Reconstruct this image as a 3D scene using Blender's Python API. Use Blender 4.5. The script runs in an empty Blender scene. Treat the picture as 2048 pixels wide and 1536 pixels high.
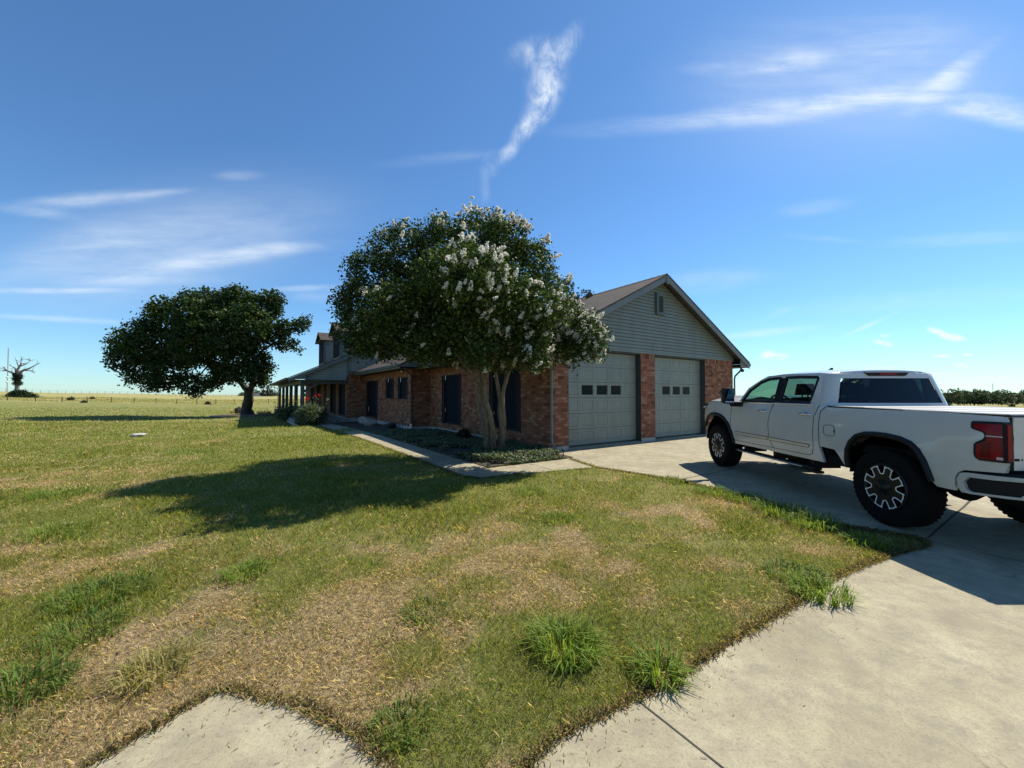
import bpy, bmesh, math, random
import numpy as np
from mathutils import Vector, Matrix
from mathutils.geometry import delaunay_2d_cdt
random.seed(7); rng = np.random.default_rng(11)
R = math.radians
SC = bpy.context.scene
COL = SC.collection

# ------------------------------------------------------------------ camera numbers (used to place things in metres)
FPX, HY, CAMH = 785.0, 787.0, 1.63
TILT = math.atan(19 / FPX)
def at(px, py, z=0.0):
    """ground point (height z) seen at pixel px,py of the 2048 px photograph"""
    cz = -(py - 768) / FPX; c, s = math.cos(TILT), math.sin(TILT)
    d = ((px - 1024) / FPX, c - cz * s, s + cz * c)
    k = (z - CAMH) / d[2]
    return Vector((d[0] * k, d[1] * k, z))
def atY(px, py, Y):
    cz = -(py - 768) / FPX; c, s = math.cos(TILT), math.sin(TILT)
    d = ((px - 1024) / FPX, c - cz * s, s + cz * c)
    k = Y / d[1]
    return Vector((d[0] * k, Y, CAMH + d[2] * k))

# ------------------------------------------------------------------ scene-graph helpers
def tag(o, label=None, cat=None, group=None, kind=None):
    if label: o['label'] = label
    if cat: o['category'] = cat
    if group: o['group'] = group
    if kind: o['kind'] = kind
    return o
def empty(name, loc=(0, 0, 0), rz=0.0, parent=None):
    o = bpy.data.objects.new(name, None); COL.objects.link(o)
    o.location = loc; o.rotation_euler = (0, 0, rz); o.empty_display_size = .2
    if parent: o.parent = parent
    return o
def thing(name, label, cat, loc=(0, 0, 0), rz=0.0, group=None):
    return tag(empty(name, loc, rz), label, cat, group)

class MB:
    """collects faces, builds ONE mesh object with box-projected UVs in metres"""
    def __init__(s): s.v = []; s.f = []; s.m = []; s.sm = []
    def add(s, vs, fs, m=0, smooth=False):
        n = len(s.v); s.v += [tuple(p) for p in vs]
        for f in fs: s.f.append(tuple(i + n for i in f)); s.m.append(m); s.sm.append(smooth)
        return s
    def quad(s, a, b, c, d, m=0): return s.add([a, b, c, d], [(0, 1, 2, 3)], m)
    def box(s, x0, x1, y0, y1, z0, z1, m=0):
        v = [(x0, y0, z0), (x1, y0, z0), (x1, y1, z0), (x0, y1, z0), (x0, y0, z1), (x1, y0, z1), (x1, y1, z1), (x0, y1, z1)]
        return s.add(v, [(0, 3, 2, 1), (4, 5, 6, 7), (0, 1, 5, 4), (1, 2, 6, 5), (2, 3, 7, 6), (3, 0, 4, 7)], m)
    def hexa(s, b, t, m=0):
        """b, t: four bottom and four top corners in the same turn"""
        return s.add(list(b) + list(t), [(3, 2, 1, 0), (4, 5, 6, 7), (0, 1, 5, 4), (1, 2, 6, 5), (2, 3, 7, 6), (3, 0, 4, 7)], m)
    def slab(s, a, b, c, d, th, m=0):
        a, b, c, d = map(Vector, (a, b, c, d)); n = (b - a).cross(d - a).normalized() * -th
        return s.hexa([a + n, b + n, c + n, d + n], [a, b, c, d], m)
    def prism(s, poly, y0, y1, m=0, axis='y'):
        """poly in (x,z) swept along y, or (y,z) along x, or (x,y) along z"""
        f = {'y': lambda p, t: (p[0], t, p[1]), 'x': lambda p, t: (t, p[0], p[1]), 'z': lambda p, t: (p[0], p[1], t)}[axis]
        n = len(poly); v = [f(p, y0) for p in poly] + [f(p, y1) for p in poly]
        return s.add(v, [tuple(range(n)), tuple(range(2 * n - 1, n - 1, -1))] + [(i, i + n, (i + 1) % n + n, (i + 1) % n) for i in range(n)], m)
    def tube(s, pts, rad, n=8, m=0, cap=True):
        pts = [Vector(p) for p in pts]
        rad = rad if hasattr(rad, '__len__') else [rad] * len(pts)
        v = []; up = None
        for i, p in enumerate(pts):
            t = (pts[min(i + 1, len(pts) - 1)] - pts[max(i - 1, 0)]).normalized()
            if up is None: up = t.orthogonal().normalized()
            else:
                up = up - t * up.dot(t)
                up = up.normalized() if up.length > 1e-6 else t.orthogonal().normalized()
            w = t.cross(up)
            for k in range(n):
                a = 2 * math.pi * k / n; v.append(p + (up * math.cos(a) + w * math.sin(a)) * rad[i])
        f = [(i * n + k, i * n + (k + 1) % n, (i + 1) * n + (k + 1) % n, (i + 1) * n + k) for i in range(len(pts) - 1) for k in range(n)]
        s.add(v, f, m, True)
        if cap:
            s.add([v[k] for k in range(n)], [tuple(range(n))[::-1]], m); s.add(v[-n:], [tuple(range(n))], m)
        return s
    def lathe(s, prof, axis='x', n=32, c=(0, 0, 0), m=0, closed=False):
        """prof: (radius, offset along axis)"""
        v = []
        for k in range(n):
            a = 2 * math.pi * k / n
            for r, o in prof:
                p = {'x': (o, r * math.cos(a), r * math.sin(a)), 'y': (r * math.cos(a), o, r * math.sin(a)), 'z': (r * math.cos(a), r * math.sin(a), o)}[axis]
                v.append((p[0] + c[0], p[1] + c[1], p[2] + c[2]))
        L = len(prof); e = L if closed else L - 1
        f = [(k * L + i, ((k + 1) % n) * L + i, ((k + 1) % n) * L + (i + 1) % L, k * L + (i + 1) % L) for k in range(n) for i in range(e)]
        return s.add(v, f, m, True)
    def sheet(s, grid, m=0):
        """grid[i][j] points -> smooth surface"""
        a, b = len(grid), len(grid[0])
        return s.add([p for r in grid for p in r], [(i * b + j, i * b + j + 1, (i + 1) * b + j + 1, (i + 1) * b + j) for i in range(a - 1) for j in range(b - 1)], m, True)
    def build(s, name, mats, parent=None, bevel=0.0, fixn=True):
        me = bpy.data.meshes.new(name); me.from_pydata(s.v, [], s.f)
        mats = mats if isinstance(mats, (list, tuple)) else [mats]
        for q in mats: me.materials.append(q)
        me.polygons.foreach_set('material_index', s.m); me.polygons.foreach_set('use_smooth', s.sm)
        if fixn:
            bm = bmesh.new(); bm.from_mesh(me); bmesh.ops.recalc_face_normals(bm, faces=bm.faces); bm.to_mesh(me); bm.free()
        me.update()
        uv = me.uv_layers.new(name='UVMap'); d = uv.data
        for p in me.polygons:
            n = p.normal; ax = max(range(3), key=lambda i: abs(n[i]))
            for li in p.loop_indices:
                c = me.vertices[me.loops[li].vertex_index].co
                d[li].uv = (c.y, c.z) if ax == 0 else (c.x, c.z) if ax == 1 else (c.x, c.y)
        o = bpy.data.objects.new(name, me); COL.objects.link(o)
        if parent: o.parent = parent
        if bevel:
            b = o.modifiers.new('b', 'BEVEL'); b.width = bevel; b.segments = 2; b.limit_method = 'ANGLE'; b.angle_limit = R(40)
        return o

def np_mesh(name, verts, loops_per, mat, cols=None, parent=None, smooth=False):
    """verts (N*loops_per,3): every loops_per verts make one face"""
    n = len(verts); nf = n // loops_per
    me = bpy.data.meshes.new(name); me.vertices.add(n); me.vertices.foreach_set('co', np.asarray(verts, np.float32).ravel())
    me.loops.add(n); me.loops.foreach_set('vertex_index', np.arange(n, dtype=np.int32))
    me.polygons.add(nf); me.polygons.foreach_set('loop_start', np.arange(0, n, loops_per, dtype=np.int32))
    try: me.polygons.foreach_set('loop_total', np.full(nf, loops_per, np.int32))
    except Exception: pass
    if cols is not None:
        a = me.color_attributes.new('Col', 'FLOAT_COLOR', 'POINT')
        c = np.ones((n, 4), np.float32); c[:, :3] = np.repeat(cols, loops_per, 0); a.data.foreach_set('color', c.ravel())
    me.update(calc_edges=True); me.validate()
    me.materials.append(mat)
    o = bpy.data.objects.new(name, me); COL.objects.link(o)
    if parent: o.parent = parent
    return o

# ------------------------------------------------------------------ materials
def newmat(name):
    m = bpy.data.materials.new(name); m.use_nodes = True; nt = m.node_tree
    return m, nt, nt.nodes['Principled BSDF']
def N(nt, t, **k):
    n = nt.nodes.new(t)
    for a, b in k.items(): setattr(n, a, b)
    return n
def ramp(nt, stops, src, interp='LINEAR'):
    r = N(nt, 'ShaderNodeValToRGB'); r.color_ramp.interpolation = interp
    e = r.color_ramp.elements
    while len(e) < len(stops): e.new(.5)
    for el, (p, c) in zip(e, stops): el.position = p; el.color = (*c, 1) if len(c) == 3 else c
    nt.links.new(src, r.inputs[0]); return r.outputs[0]
def noise(nt, scale, vec=None, detail=4, rough=.6):
    n = N(nt, 'ShaderNodeTexNoise'); n.inputs['Scale'].default_value = scale; n.inputs['Detail'].default_value = detail; n.inputs['Roughness'].default_value = rough
    if vec is not None: nt.links.new(vec, n.inputs['Vector'])
    return n.outputs[0]
def mixc(nt, f, a, b, mode='MIX'):
    m = N(nt, 'ShaderNodeMix', data_type='RGBA', blend_type=mode)
    for s, v in ((0, f), (6, a), (7, b)):
        if hasattr(v, 'links'): nt.links.new(v, m.inputs[s])
        else: m.inputs[s].default_value = v if s == 0 else (*v, 1)
    return m.outputs[2]
def math_(nt, op, a, b=None, c=None):
    m = N(nt, 'ShaderNodeMath', operation=op)
    for i, v in enumerate((a, b, c)):
        if v is None: continue
        if hasattr(v, 'links'): nt.links.new(v, m.inputs[i])
        else: m.inputs[i].default_value = v
    return m.outputs[0]
def bump(nt, b, h, strength=.4, dist=.01):
    n = N(nt, 'ShaderNodeBump'); n.inputs['Strength'].default_value = strength; n.inputs['Distance'].default_value = dist
    nt.links.new(h, n.inputs['Height']); nt.links.new(n.outputs[0], b.inputs['Normal'])
def objco(nt): return N(nt, 'ShaderNodeTexCoord').outputs['Object']
def plain(name, col, rough=.5, var=.12, scale=6, bmp=0.0, bs=60, metal=0.0, coat=0.0, spec=.5):
    m, nt, b = newmat(name); co = objco(nt)
    f = noise(nt, scale, co, 5)
    lo = tuple(c * (1 - var) for c in col); hi = tuple(min(1, c * (1 + var)) for c in col)
    nt.links.new(ramp(nt, [(.3, lo), (.7, hi)], f), b.inputs['Base Color'])
    b.inputs['Roughness'].default_value = rough; b.inputs['Metallic'].default_value = metal
    b.inputs['Coat Weight'].default_value = coat; b.inputs['Coat Roughness'].default_value = .04
    b.inputs['Specular IOR Level'].default_value = spec
    if bmp: bump(nt, b, noise(nt, bs, co, 3), bmp, .005)
    return m
def leafmat(name, trans=.25, rough=.5, spec=.3, tc=(1.0, 1.1, .5)):
    m, nt, b = newmat(name); a = N(nt, 'ShaderNodeAttribute', attribute_name='Col')
    nt.links.new(a.outputs['Color'], b.inputs['Base Color']); b.inputs['Roughness'].default_value = rough
    b.inputs['Specular IOR Level'].default_value = spec
    if trans:
        t = N(nt, 'ShaderNodeBsdfTranslucent'); nt.links.new(mixc(nt, 1, a.outputs['Color'], tc, 'MULTIPLY'), t.inputs['Color'])
        mx = N(nt, 'ShaderNodeMixShader'); mx.inputs[0].default_value = trans
        nt.links.new(b.outputs[0], mx.inputs[1]); nt.links.new(t.outputs[0], mx.inputs[2])
        nt.links.new(mx.outputs[0], nt.nodes['Material Output'].inputs['Surface'])
    return m
def brickmat(name, soldier=False):
    m, nt, b = newmat(name)
    uv = N(nt, 'ShaderNodeTexCoord').outputs['UV']
    if soldier:
        mp = N(nt, 'ShaderNodeMapping'); mp.inputs['Rotation'].default_value = (0, 0, R(90)); nt.links.new(uv, mp.inputs['Vector']); uv = mp.outputs[0]
    t = N(nt, 'ShaderNodeTexBrick'); nt.links.new(uv, t.inputs['Vector'])
    t.inputs['Color1'].default_value = (0, 0, 0, 1); t.inputs['Color2'].default_value = (1, 1, 1, 1); t.inputs['Mortar'].default_value = (.5, .5, .5, 1)
    t.inputs['Scale'].default_value = 1; t.inputs['Brick Width'].default_value = .215; t.inputs['Row Height'].default_value = .085
    t.inputs['Mortar Size'].default_value = .006; t.inputs['Mortar Smooth'].default_value = .3
    if soldier: t.offset = 0
    c = ramp(nt, [(0, (.080, .032, .021)), (.12, (.21, .078, .046)), (.3, (.32, .122, .072)), (.5, (.26, .093, .055)), (.68, (.38, .172, .104)), (.84, (.46, .25, .155)), (1, (.18, .078, .052))], t.outputs['Color'])
    c = mixc(nt, math_(nt, 'MULTIPLY', noise(nt, 26, uv, 4), .5), c, (.11, .045, .024))
    c = mixc(nt, ramp(nt, [(.45, (0, 0, 0)), (.75, (.35, .35, .35))], noise(nt, 1.1, uv, 3)), c, (.27, .115, .06))
    c = mixc(nt, t.outputs['Fac'], c, (.12, .068, .042))
    nt.links.new(c, b.inputs['Base Color']); b.inputs['Roughness'].default_value = .9; b.inputs['Specular IOR Level'].default_value = .2
    bump(nt, b, math_(nt, 'ADD', math_(nt, 'MULTIPLY', t.outputs['Fac'], -1), math_(nt, 'MULTIPLY', noise(nt, 60, uv, 2), .35)), .7, .008)
    return m
def roofmat():
    m, nt, b = newmat('weathered_shingles'); uv = N(nt, 'ShaderNodeTexCoord').outputs['UV']
    t = N(nt, 'ShaderNodeTexBrick'); nt.links.new(uv, t.inputs['Vector'])
    t.inputs['Color1'].default_value = (0, 0, 0, 1); t.inputs['Color2'].default_value = (1, 1, 1, 1); t.inputs['Mortar'].default_value = (.1, .1, .1, 1)
    t.inputs['Scale'].default_value = 1; t.inputs['Brick Width'].default_value = .26; t.inputs['Row Height'].default_value = .125; t.inputs['Mortar Size'].default_value = .006
    c = ramp(nt, [(0, (.030, .020, .015)), (.5, (.052, .036, .027)), (1, (.095, .068, .052))], t.outputs['Color'])
    c = mixc(nt, math_(nt, 'MULTIPLY', noise(nt, 90, uv, 2), .55), c, (.035, .025, .02))
    c = mixc(nt, ramp(nt, [(.4, (0, 0, 0)), (.7, (.5, .5, .5))], noise(nt, .8, uv, 4)), c, (.072, .053, .041))
    c = mixc(nt, t.outputs['Fac'], c, (.04, .03, .028))
    nt.links.new(c, b.inputs['Base Color']); b.inputs['Roughness'].default_value = .95
    bump(nt, b, math_(nt, 'ADD', math_(nt, 'MULTIPLY', t.outputs['Fac'], -1), math_(nt, 'MULTIPLY', noise(nt, 150, uv, 2), .5)), .6, .01)
    return m
def concretemat():
    m, nt, b = newmat('aged_concrete'); co = objco(nt)
    c = ramp(nt, [(.28, (.265, .228, .145)), (.5, (.37, .33, .218)), (.72, (.445, .40, .275))], noise(nt, 1.3, co, 6, .65))
    c = mixc(nt, ramp(nt, [(.38, (.75, .75, .75)), (.60, (0, 0, 0))], noise(nt, 5, co, 7, .75)), c, (.235, .205, .15))
    c = mixc(nt, ramp(nt, [(.3, (.7, .7, .7)), (.5, (0, 0, 0))], noise(nt, 70, co, 4, .75)), c, (.15, .13, .09))
    c = mixc(nt, ramp(nt, [(.56, (0, 0, 0)), (.72, (.4, .4, .4))], noise(nt, .55, co, 5)), c, (.20, .175, .13))
    v = N(nt, 'ShaderNodeTexVoronoi', feature='DISTANCE_TO_EDGE'); v.inputs['Scale'].default_value = .42; wv = N(nt, 'ShaderNodeVectorMath', operation='ADD'); nn = N(nt, 'ShaderNodeTexNoise'); nn.inputs['Scale'].default_value = 2.5; nn.inputs['Detail'].default_value = 6; nt.links.new(co, nn.inputs['Vector']); nt.links.new(co, wv.inputs[0]); nt.links.new(nn.outputs['Color'], wv.inputs[1]); nt.links.new(wv.outputs[0], v.inputs['Vector'])
    c = mixc(nt, math_(nt, 'MULTIPLY', ramp(nt, [(.0, (1, 1, 1)), (.006, (0, 0, 0))], v.outputs['Distance']), math_(nt, 'MULTIPLY', ramp(nt, [(.5, (0, 0, 0)), (.6, (1, 1, 1))], noise(nt, .5, co, 2)), .55)), c, (.09, .075, .055))
    c = mixc(nt, ramp(nt, [(.66, (0, 0, 0)), (.74, (.45, .45, .45))], noise(nt, 2.1, co, 2)), c, (.17, .15, .115))
    nt.links.new(c, b.inputs['Base Color']); b.inputs['Roughness'].default_value = .85; b.inputs['Specular IOR Level'].default_value = .25
    bump(nt, b, math_(nt, 'ADD', noise(nt, 160, co, 3), math_(nt, 'MULTIPLY', noise(nt, 9, co, 4), .6)), .35, .006)
    return m
def paintmat(name, col, coat=.0, rough=.55):
    m, nt, b = newmat(name); co = objco(nt)
    mp = N(nt, 'ShaderNodeMapping'); mp.inputs['Scale'].default_value = (1, 1, .25); nt.links.new(co, mp.inputs['Vector'])
    c = ramp(nt, [(.3, tuple(x * .82 for x in col)), (.65, tuple(min(1, x * 1.08) for x in col))], noise(nt, 2.2, mp.outputs[0], 6, .65))
    c = mixc(nt, ramp(nt, [(.55, (0, 0, 0)), (.8, (.35, .35, .35))], noise(nt, 14, mp.outputs[0], 4)), c, tuple(x * .6 for x in col))
    nt.links.new(c, b.inputs['Base Color']); b.inputs['Roughness'].default_value = rough
    bump(nt, b, noise(nt, 70, co, 3), .15, .003)
    return m
def barkmat(name, dark, light, sc=1.0):
    m, nt, b = newmat(name); co = objco(nt)
    mp = N(nt, 'ShaderNodeMapping'); mp.inputs['Scale'].default_value = (9 * sc, 9 * sc, 1.2 * sc); nt.links.new(co, mp.inputs['Vector'])
    f = noise(nt, 2.0, mp.outputs[0], 6, .65)
    nt.links.new(ramp(nt, [(.35, dark), (.65, light)], f), b.inputs['Base Color']); b.inputs['Roughness'].default_value = .9
    bump(nt, b, f, .7, .02); return m
def glassmat(name, tint, rough=.02, ior=1.5):
    m, nt, b = newmat(name); nt.nodes.remove(b)
    tr = N(nt, 'ShaderNodeBsdfTransparent'); tr.inputs[0].default_value = (*tint, 1)
    gl = N(nt, 'ShaderNodeBsdfGlossy'); gl.inputs['Roughness'].default_value = rough; gl.inputs[0].default_value = (.9, .95, 1, 1)
    fr = N(nt, 'ShaderNodeFresnel'); fr.inputs[0].default_value = ior
    mx = N(nt, 'ShaderNodeMixShader'); nt.links.new(fr.outputs[0], mx.inputs[0]); nt.links.new(tr.outputs[0], mx.inputs[1]); nt.links.new(gl.outputs[0], mx.inputs[2])
    nt.links.new(mx.outputs[0], nt.nodes['Material Output'].inputs['Surface']); return m
M = dict(
    brick=brickmat('red_brick'), soldier=brickmat('red_brick_on_end', True), roof=roofmat(), concrete=concretemat(),
    foundation=plain('foundation_concrete', (.36, .34, .31), .9, .2, 3, .3),
    siding=paintmat('sage_siding_paint', (.188, .203, .165)), door=paintmat('sage_door_paint', (.20, .218, .18), rough=.45),
    trim=paintmat('sage_trim_paint', (.095, .11, .10)), fascia=paintmat('taupe_fascia_paint', (.15, .155, .142)),
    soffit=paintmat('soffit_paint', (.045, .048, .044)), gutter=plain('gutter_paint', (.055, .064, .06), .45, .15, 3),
    downspout=plain('downspout_paint', (.17, .195, .18), .45, .15, 3), pvc=plain('white_pvc', (.62, .6, .55), .5, .1),
    shutter=plain('black_shutter', (.016, .017, .018), .75, .2, spec=.2), screen=plain('solar_screen', (.006, .008, .016), .75, .2, 3, spec=.12),
    jamb=plain('dark_jamb', (.035, .044, .046), .6, .15), lap_shadow=plain('painted_lap_shadow', (.095, .108, .092), .8, .2), darkpane=plain('dark_door_glass', (.006, .010, .011), .12, .1, spec=.06),
    post=paintmat('dark_green_post_paint', (.05, .064, .06)), slab=plain('porch_concrete', (.24, .225, .2), .9, .2, 3, .2),
    vent=plain('vent_dark', (.02, .02, .02), .8), lamp_white=plain('lamp_white', (.7, .7, .68), .4),
    stone=plain('field_stone', (.34, .31, .26), .9, .3, 5, .6, 20), darkstone=plain('dark_boulder', (.045, .042, .038), .9, .3, 5, .6, 20),
    slabstone=plain('pale_slab', (.42, .40, .37), .9, .25, 4, .4, 30), black_metal=plain('black_metal', (.015, .015, .015), .5),
    bark_crape=barkmat('smooth_tan_bark', (.085, .065, .045), (.25, .195, .14)), bark_dark=barkmat('rough_dark_bark', (.03, .024, .018), (.10, .082, .065)),
    bark_dead=barkmat('grey_dead_wood', (.10, .09, .075), (.22, .19, .165), .5), wood=plain('grey_fence_wood', (.055, .046, .038), .9, .3, 3), wire=plain('fence_wire', (.16, .14, .12), .6),
    mast=plain('mast_steel', (.28, .22, .22), .5), mulch=plain('mulch', (.085, .060, .042), 1.0, .45, 25, .8, 60), soil=plain('bed_soil', (.05, .038, .028), 1.0, .4, 14, .6, 40),
    leaf=leafmat('leaf', .2, .6, .12), leafwax=leafmat('waxy_leaf', .28, .5, .14, (.95, 1.2, .5)), grass=leafmat('grass_blade', .45, .6, .2, (1.15, 1.15, .5)), petal=leafmat('petal', .35, .7, .1, (1, 1, .95)),
)
# ------------------------------------------------------------------ value noise and terrain
_perm = np.random.default_rng(3).random((256, 256)).astype(np.float64)
def vnoise(x, y):
    x = np.asarray(x, float); y = np.asarray(y, float)
    xi = np.floor(x).astype(int); yi = np.floor(y).astype(int); fx = x - xi; fy = y - yi
    fx = fx * fx * (3 - 2 * fx); fy = fy * fy * (3 - 2 * fy)
    g = lambda a, b: _perm[a & 255, b & 255]
    return (g(xi, yi) * (1 - fx) + g(xi + 1, yi) * fx) * (1 - fy) + (g(xi, yi + 1) * (1 - fx) + g(xi + 1, yi + 1) * fx) * fy
def fbm(x, y, s=1.0, o=4):
    t = 0; a = .5; w = 0
    for k in range(o): t = t + a * vnoise(x * s + 17.3 * k, y * s + 5.1 * k); w += a; a *= .5; s *= 2
    return t / w
def sst(a, b, x): t = np.clip((x - a) / (b - a), 0, 1); return t * t * (3 - 2 * t)
AZ = np.array([-180, -90, -56, -48, -36, -20, -5, 20, 38, 50, 60, 120, 180.])
RR = np.array([0, 9, 16, 30, 60, 85, 105, 140, 220, 320, 700, 2000, 6000.])
TZ = np.array([  # rows: radius, columns: azimuth
    [0] * 13, [0] * 13,
    [0, -.1, -.15, -.15, -.1, 0, 0, 0, 0, 0, 0, 0, 0],
    [0, -.3, -.3, -.3, -.3, -.15, 0, 0, 0, 0, 0, 0, 0],
    [0, -.3, -.3, -.4, -.5, -.4, -.2, 0, 0, 0, 0, 0, 0],
    [0, -.3, -.3, -.6, -.8, -.7, -.4, -.2, -.05, -.05, -.05, 0, 0],
    [0, -.2, -.3, -.7, -1.1, -1.0, -.6, -.5, -.6, -.6, -.6, 0, 0],
    [0, .4, .3, -.5, -1.4, -1.2, -.8, -1, -1.7, -1.7, -1.7, 0, 0],
    [0, 2.0, 1.8, .6, -.8, -1, -1, -2, -3.6, -3.6, -3.6, 0, 0],
    [0, 3.6, 3.3, 1.6, -.6, -1, -1.5, -4, -6.4, -6.4, -6.4, 0, 0],
    [0, 5.5, 5.2, 2.2, -1, -2, -4, -8, -11, -11, -11, 0, 0],
    [0, 9, 9, 3, -5, -7, -10, -15, -20, -20, -20, 0, 0],
    [0, 0, 0, -5, -20, -20, -30, -40, -50, -50, -50, 0, 0]], float)
def zg(x, y):
    x = np.asarray(x, float); y = np.asarray(y, float)
    r = np.hypot(x, y); a = np.degrees(np.arctan2(x, y))
    cols = np.stack([np.interp(r, RR, TZ[:, j]) for j in range(len(AZ))], 0)
    ai = np.clip(np.searchsorted(AZ, a) - 1, 0, len(AZ) - 2); t = (a - AZ[ai]) / (AZ[ai + 1] - AZ[ai]); t = t * t * (3 - 2 * t)
    idx = np.arange(cols.shape[1]) if cols.ndim > 1 else 0
    if cols.ndim == 1: return cols[ai] * (1 - t) + cols[ai + 1] * t
    return cols[ai, idx] * (1 - t) + cols[ai + 1, idx] * t
def zg1(x, y): return float(zg(np.array([x]), np.array([y]))[0])
def on_ground(px, py):
    z = 0.0
    for _ in range(12):
        p = at(px, py, z); z = .5 * z + .5 * zg1(p.x, p.y)
    return Vector((p.x, p.y, zg1(p.x, p.y)))

# ------------------------------------------------------------------ house frame: s along the garage front, t back along the long wall
HO = at(1099, 904); HA = math.atan2(FPX, 1166.0)
E1 = Vector((math.cos(HA), math.sin(HA), 0)); E2 = Vector((-math.sin(HA), math.cos(HA), 0))
def H(s, t, z=0.0): p = HO + E1 * s + E2 * t; return Vector((p.x, p.y, z))
def hs(x, y): return (x - HO.x) * E1.x + (y - HO.y) * E1.y, (x - HO.x) * E2.x + (y - HO.y) * E2.y

# ------------------------------------------------------------------ paving outlines (metres)
DRIVE = [(-14, -14), (-5.0, -3.0), (-2.6, .9), (-1.86, 1.75), (-1.63, 2.19), (-1.5, 2.2), (-1.38, 2.15), (-1.10, 2.09), (-.90, 1.99), (-.70, 1.89), (-.55, 1.77), (-.40, 1.52), (-.3, 1.40), (-.12, 1.48), (.06, 1.74), (.2, 1.9), (.39, 2.0), (.65, 2.13),
         (.95, 2.29), (1.23, 2.49), (1.6, 2.72), (2.1, 3.02), (2.62, 3.38), (3.3, 3.75), (3.98, 4.07), (4.4, 4.22), (4.57, 4.36), (4.52, 4.5), (4.3, 4.68), (3.94, 4.93), (3.85, 5.3), (3.8, 5.8), (3.66, 6.35), (3.45, 6.8), (3.1, 7.4), (2.66, 7.9), (2.2, 8.4), (1.83, 8.69)]
DRIVE += [tuple(H(*q).xy) for q in ((-.33, -1.19), (-.28, -.10), (10.6, -.10), (12.5, -.2))] + [(17.5, 12), (16, 4), (14, -14)]
WALK = [tuple(H(*q).xy) for q in ((-.63, -2.34), (-.35, -1.15), (-2.62, -1.1), (-2.66, 2.0), (-2.72, 8), (-2.9, 14), (-3.0, 17.0), (-3.9, 17.0), (-3.7, 10), (-3.55, 4), (-3.5, 0), (-3.5, -1.5), (-3.3, -1.95), (-2.4, -2.0))]
BED = [tuple(H(*q).xy) for q in ((-.12, -1.08), (-2.6, -1.05), (-2.64, 2.0), (-2.70, 8), (-2.88, 14), (-2.98, 16.9), (-.9, 16.9), (-.9, 8.7), (-.02, 8.6), (-.02, -.05))]
HOUSE = [tuple(H(*q).xy) for q in ((0, 0), (9.97, 0), (9.97, 38), (-4.6, 38), (-4.6, 17), (-.9, 17), (-.9, 8.6), (0, 8.6))]
def inpoly(x, y, poly):
    x = np.asarray(x, float); y = np.asarray(y, float); r = np.zeros(x.shape, bool); n = len(poly)
    for i in range(n):
        x0, y0 = poly[i]; x1, y1 = poly[(i + 1) % n]
        if y0 == y1: continue
        c = ((y0 > y) != (y1 > y)) & (x < (x1 - x0) * (y - y0) / (y1 - y0) + x0); r ^= c
    return r
def pdist(x, y, poly):
    d = np.full(x.shape, 1e9)
    for i in range(len(poly)):
        a = np.array(poly[i]); b = np.array(poly[(i + 1) % len(poly)]); ab = b - a; L = ab @ ab + 1e-12
        t = np.clip(((x - a[0]) * ab[0] + (y - a[1]) * ab[1]) / L, 0, 1)
        d = np.minimum(d, np.hypot(x - a[0] - t * ab[0], y - a[1] - t * ab[1]))
    return d
DRY = []   # sun-scorched patches of the lawn: centre, radii, strength
for px, py, rx, ry, k in ((600, 1260, 1.1, .7, .55), (330, 1330, .6, .35, .45), (330, 1450, .6, .3, .75), (820, 1180, 1.0, .7, .35), (900, 1380, .8, .3, .3), (1180, 1110, .9, .7, .35), (1290, 1020, .7, .6, .35), (700, 1120, 1.2, .5, .3), (480, 1200, .9, .4, .4), (60, 940, 2.5, 1.5, .5), (330, 880, 2.2, 1.0, .5), (1480, 1130, .5, .6, .4), (1640, 1110, .5, .4, .4), (60, 1180, .8, .6, .4), (1230, 1300, .4, .2, .25), (560, 1340, .5, .3, .5), (30, 1500, .5, .3, .6), (180, 1110, 1.4, .6, .35), (880, 1450, .35, .2, .45)):
    p = at(px, py); DRY.append((p.x, p.y, rx, ry, k))
GREEN = [(p.x, p.y, rx, ry, k) for (px, py, rx, ry, k) in ((1150, 970, 1.2, .7, .4), (600, 900, 3, 2, .35), (700, 1000, 2.5, 1.5, .3), (170, 1200, .5, .35, .5), (900, 1290, .6, .25, .35), (1120, 1330, .5, .3, .5), (700, 880, 3, 3, .3), (60, 1040, 1, .6, .3), (1480, 970, .8, .8, .4), (850, 1480, .4, .15, .3)) for p in [at(px, py)]]
def dryness(x, y):
    d = .375 + .60 * (fbm(x, y, .55, 4) - .5) + 1.15 * (fbm(x + 40, y, 2.9, 4) - .5)
    for cx, cy, rx, ry, k in DRY: d = d + .45 * k * np.exp(-((x - cx) / rx) ** 2 - ((y - cy) / ry) ** 2)
    for cx, cy, rx, ry, k in GREEN: d = d - k * np.exp(-((x - cx) / rx) ** 2 - ((y - cy) / ry) ** 2)
    r = np.hypot(x, y); d = d + .07 * (1 - sst(2.2, 4.5, r)) - .16 * sst(7, 22, r)
    return np.clip(d, 0, 1)

# fence line between mown lawn and hay field
FP = [Vector((-114.3 + 3.46 * i, 89 + 2.37 * i, 0)) for i in range(-3, 26)]
fd = (FP[-1] - FP[0]).normalized(); fn = Vector((-fd.y, fd.x, 0))
def beyond_fence(x, y): return (x - FP[0].x) * fn.x + (y - FP[0].y) * fn.y

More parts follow.
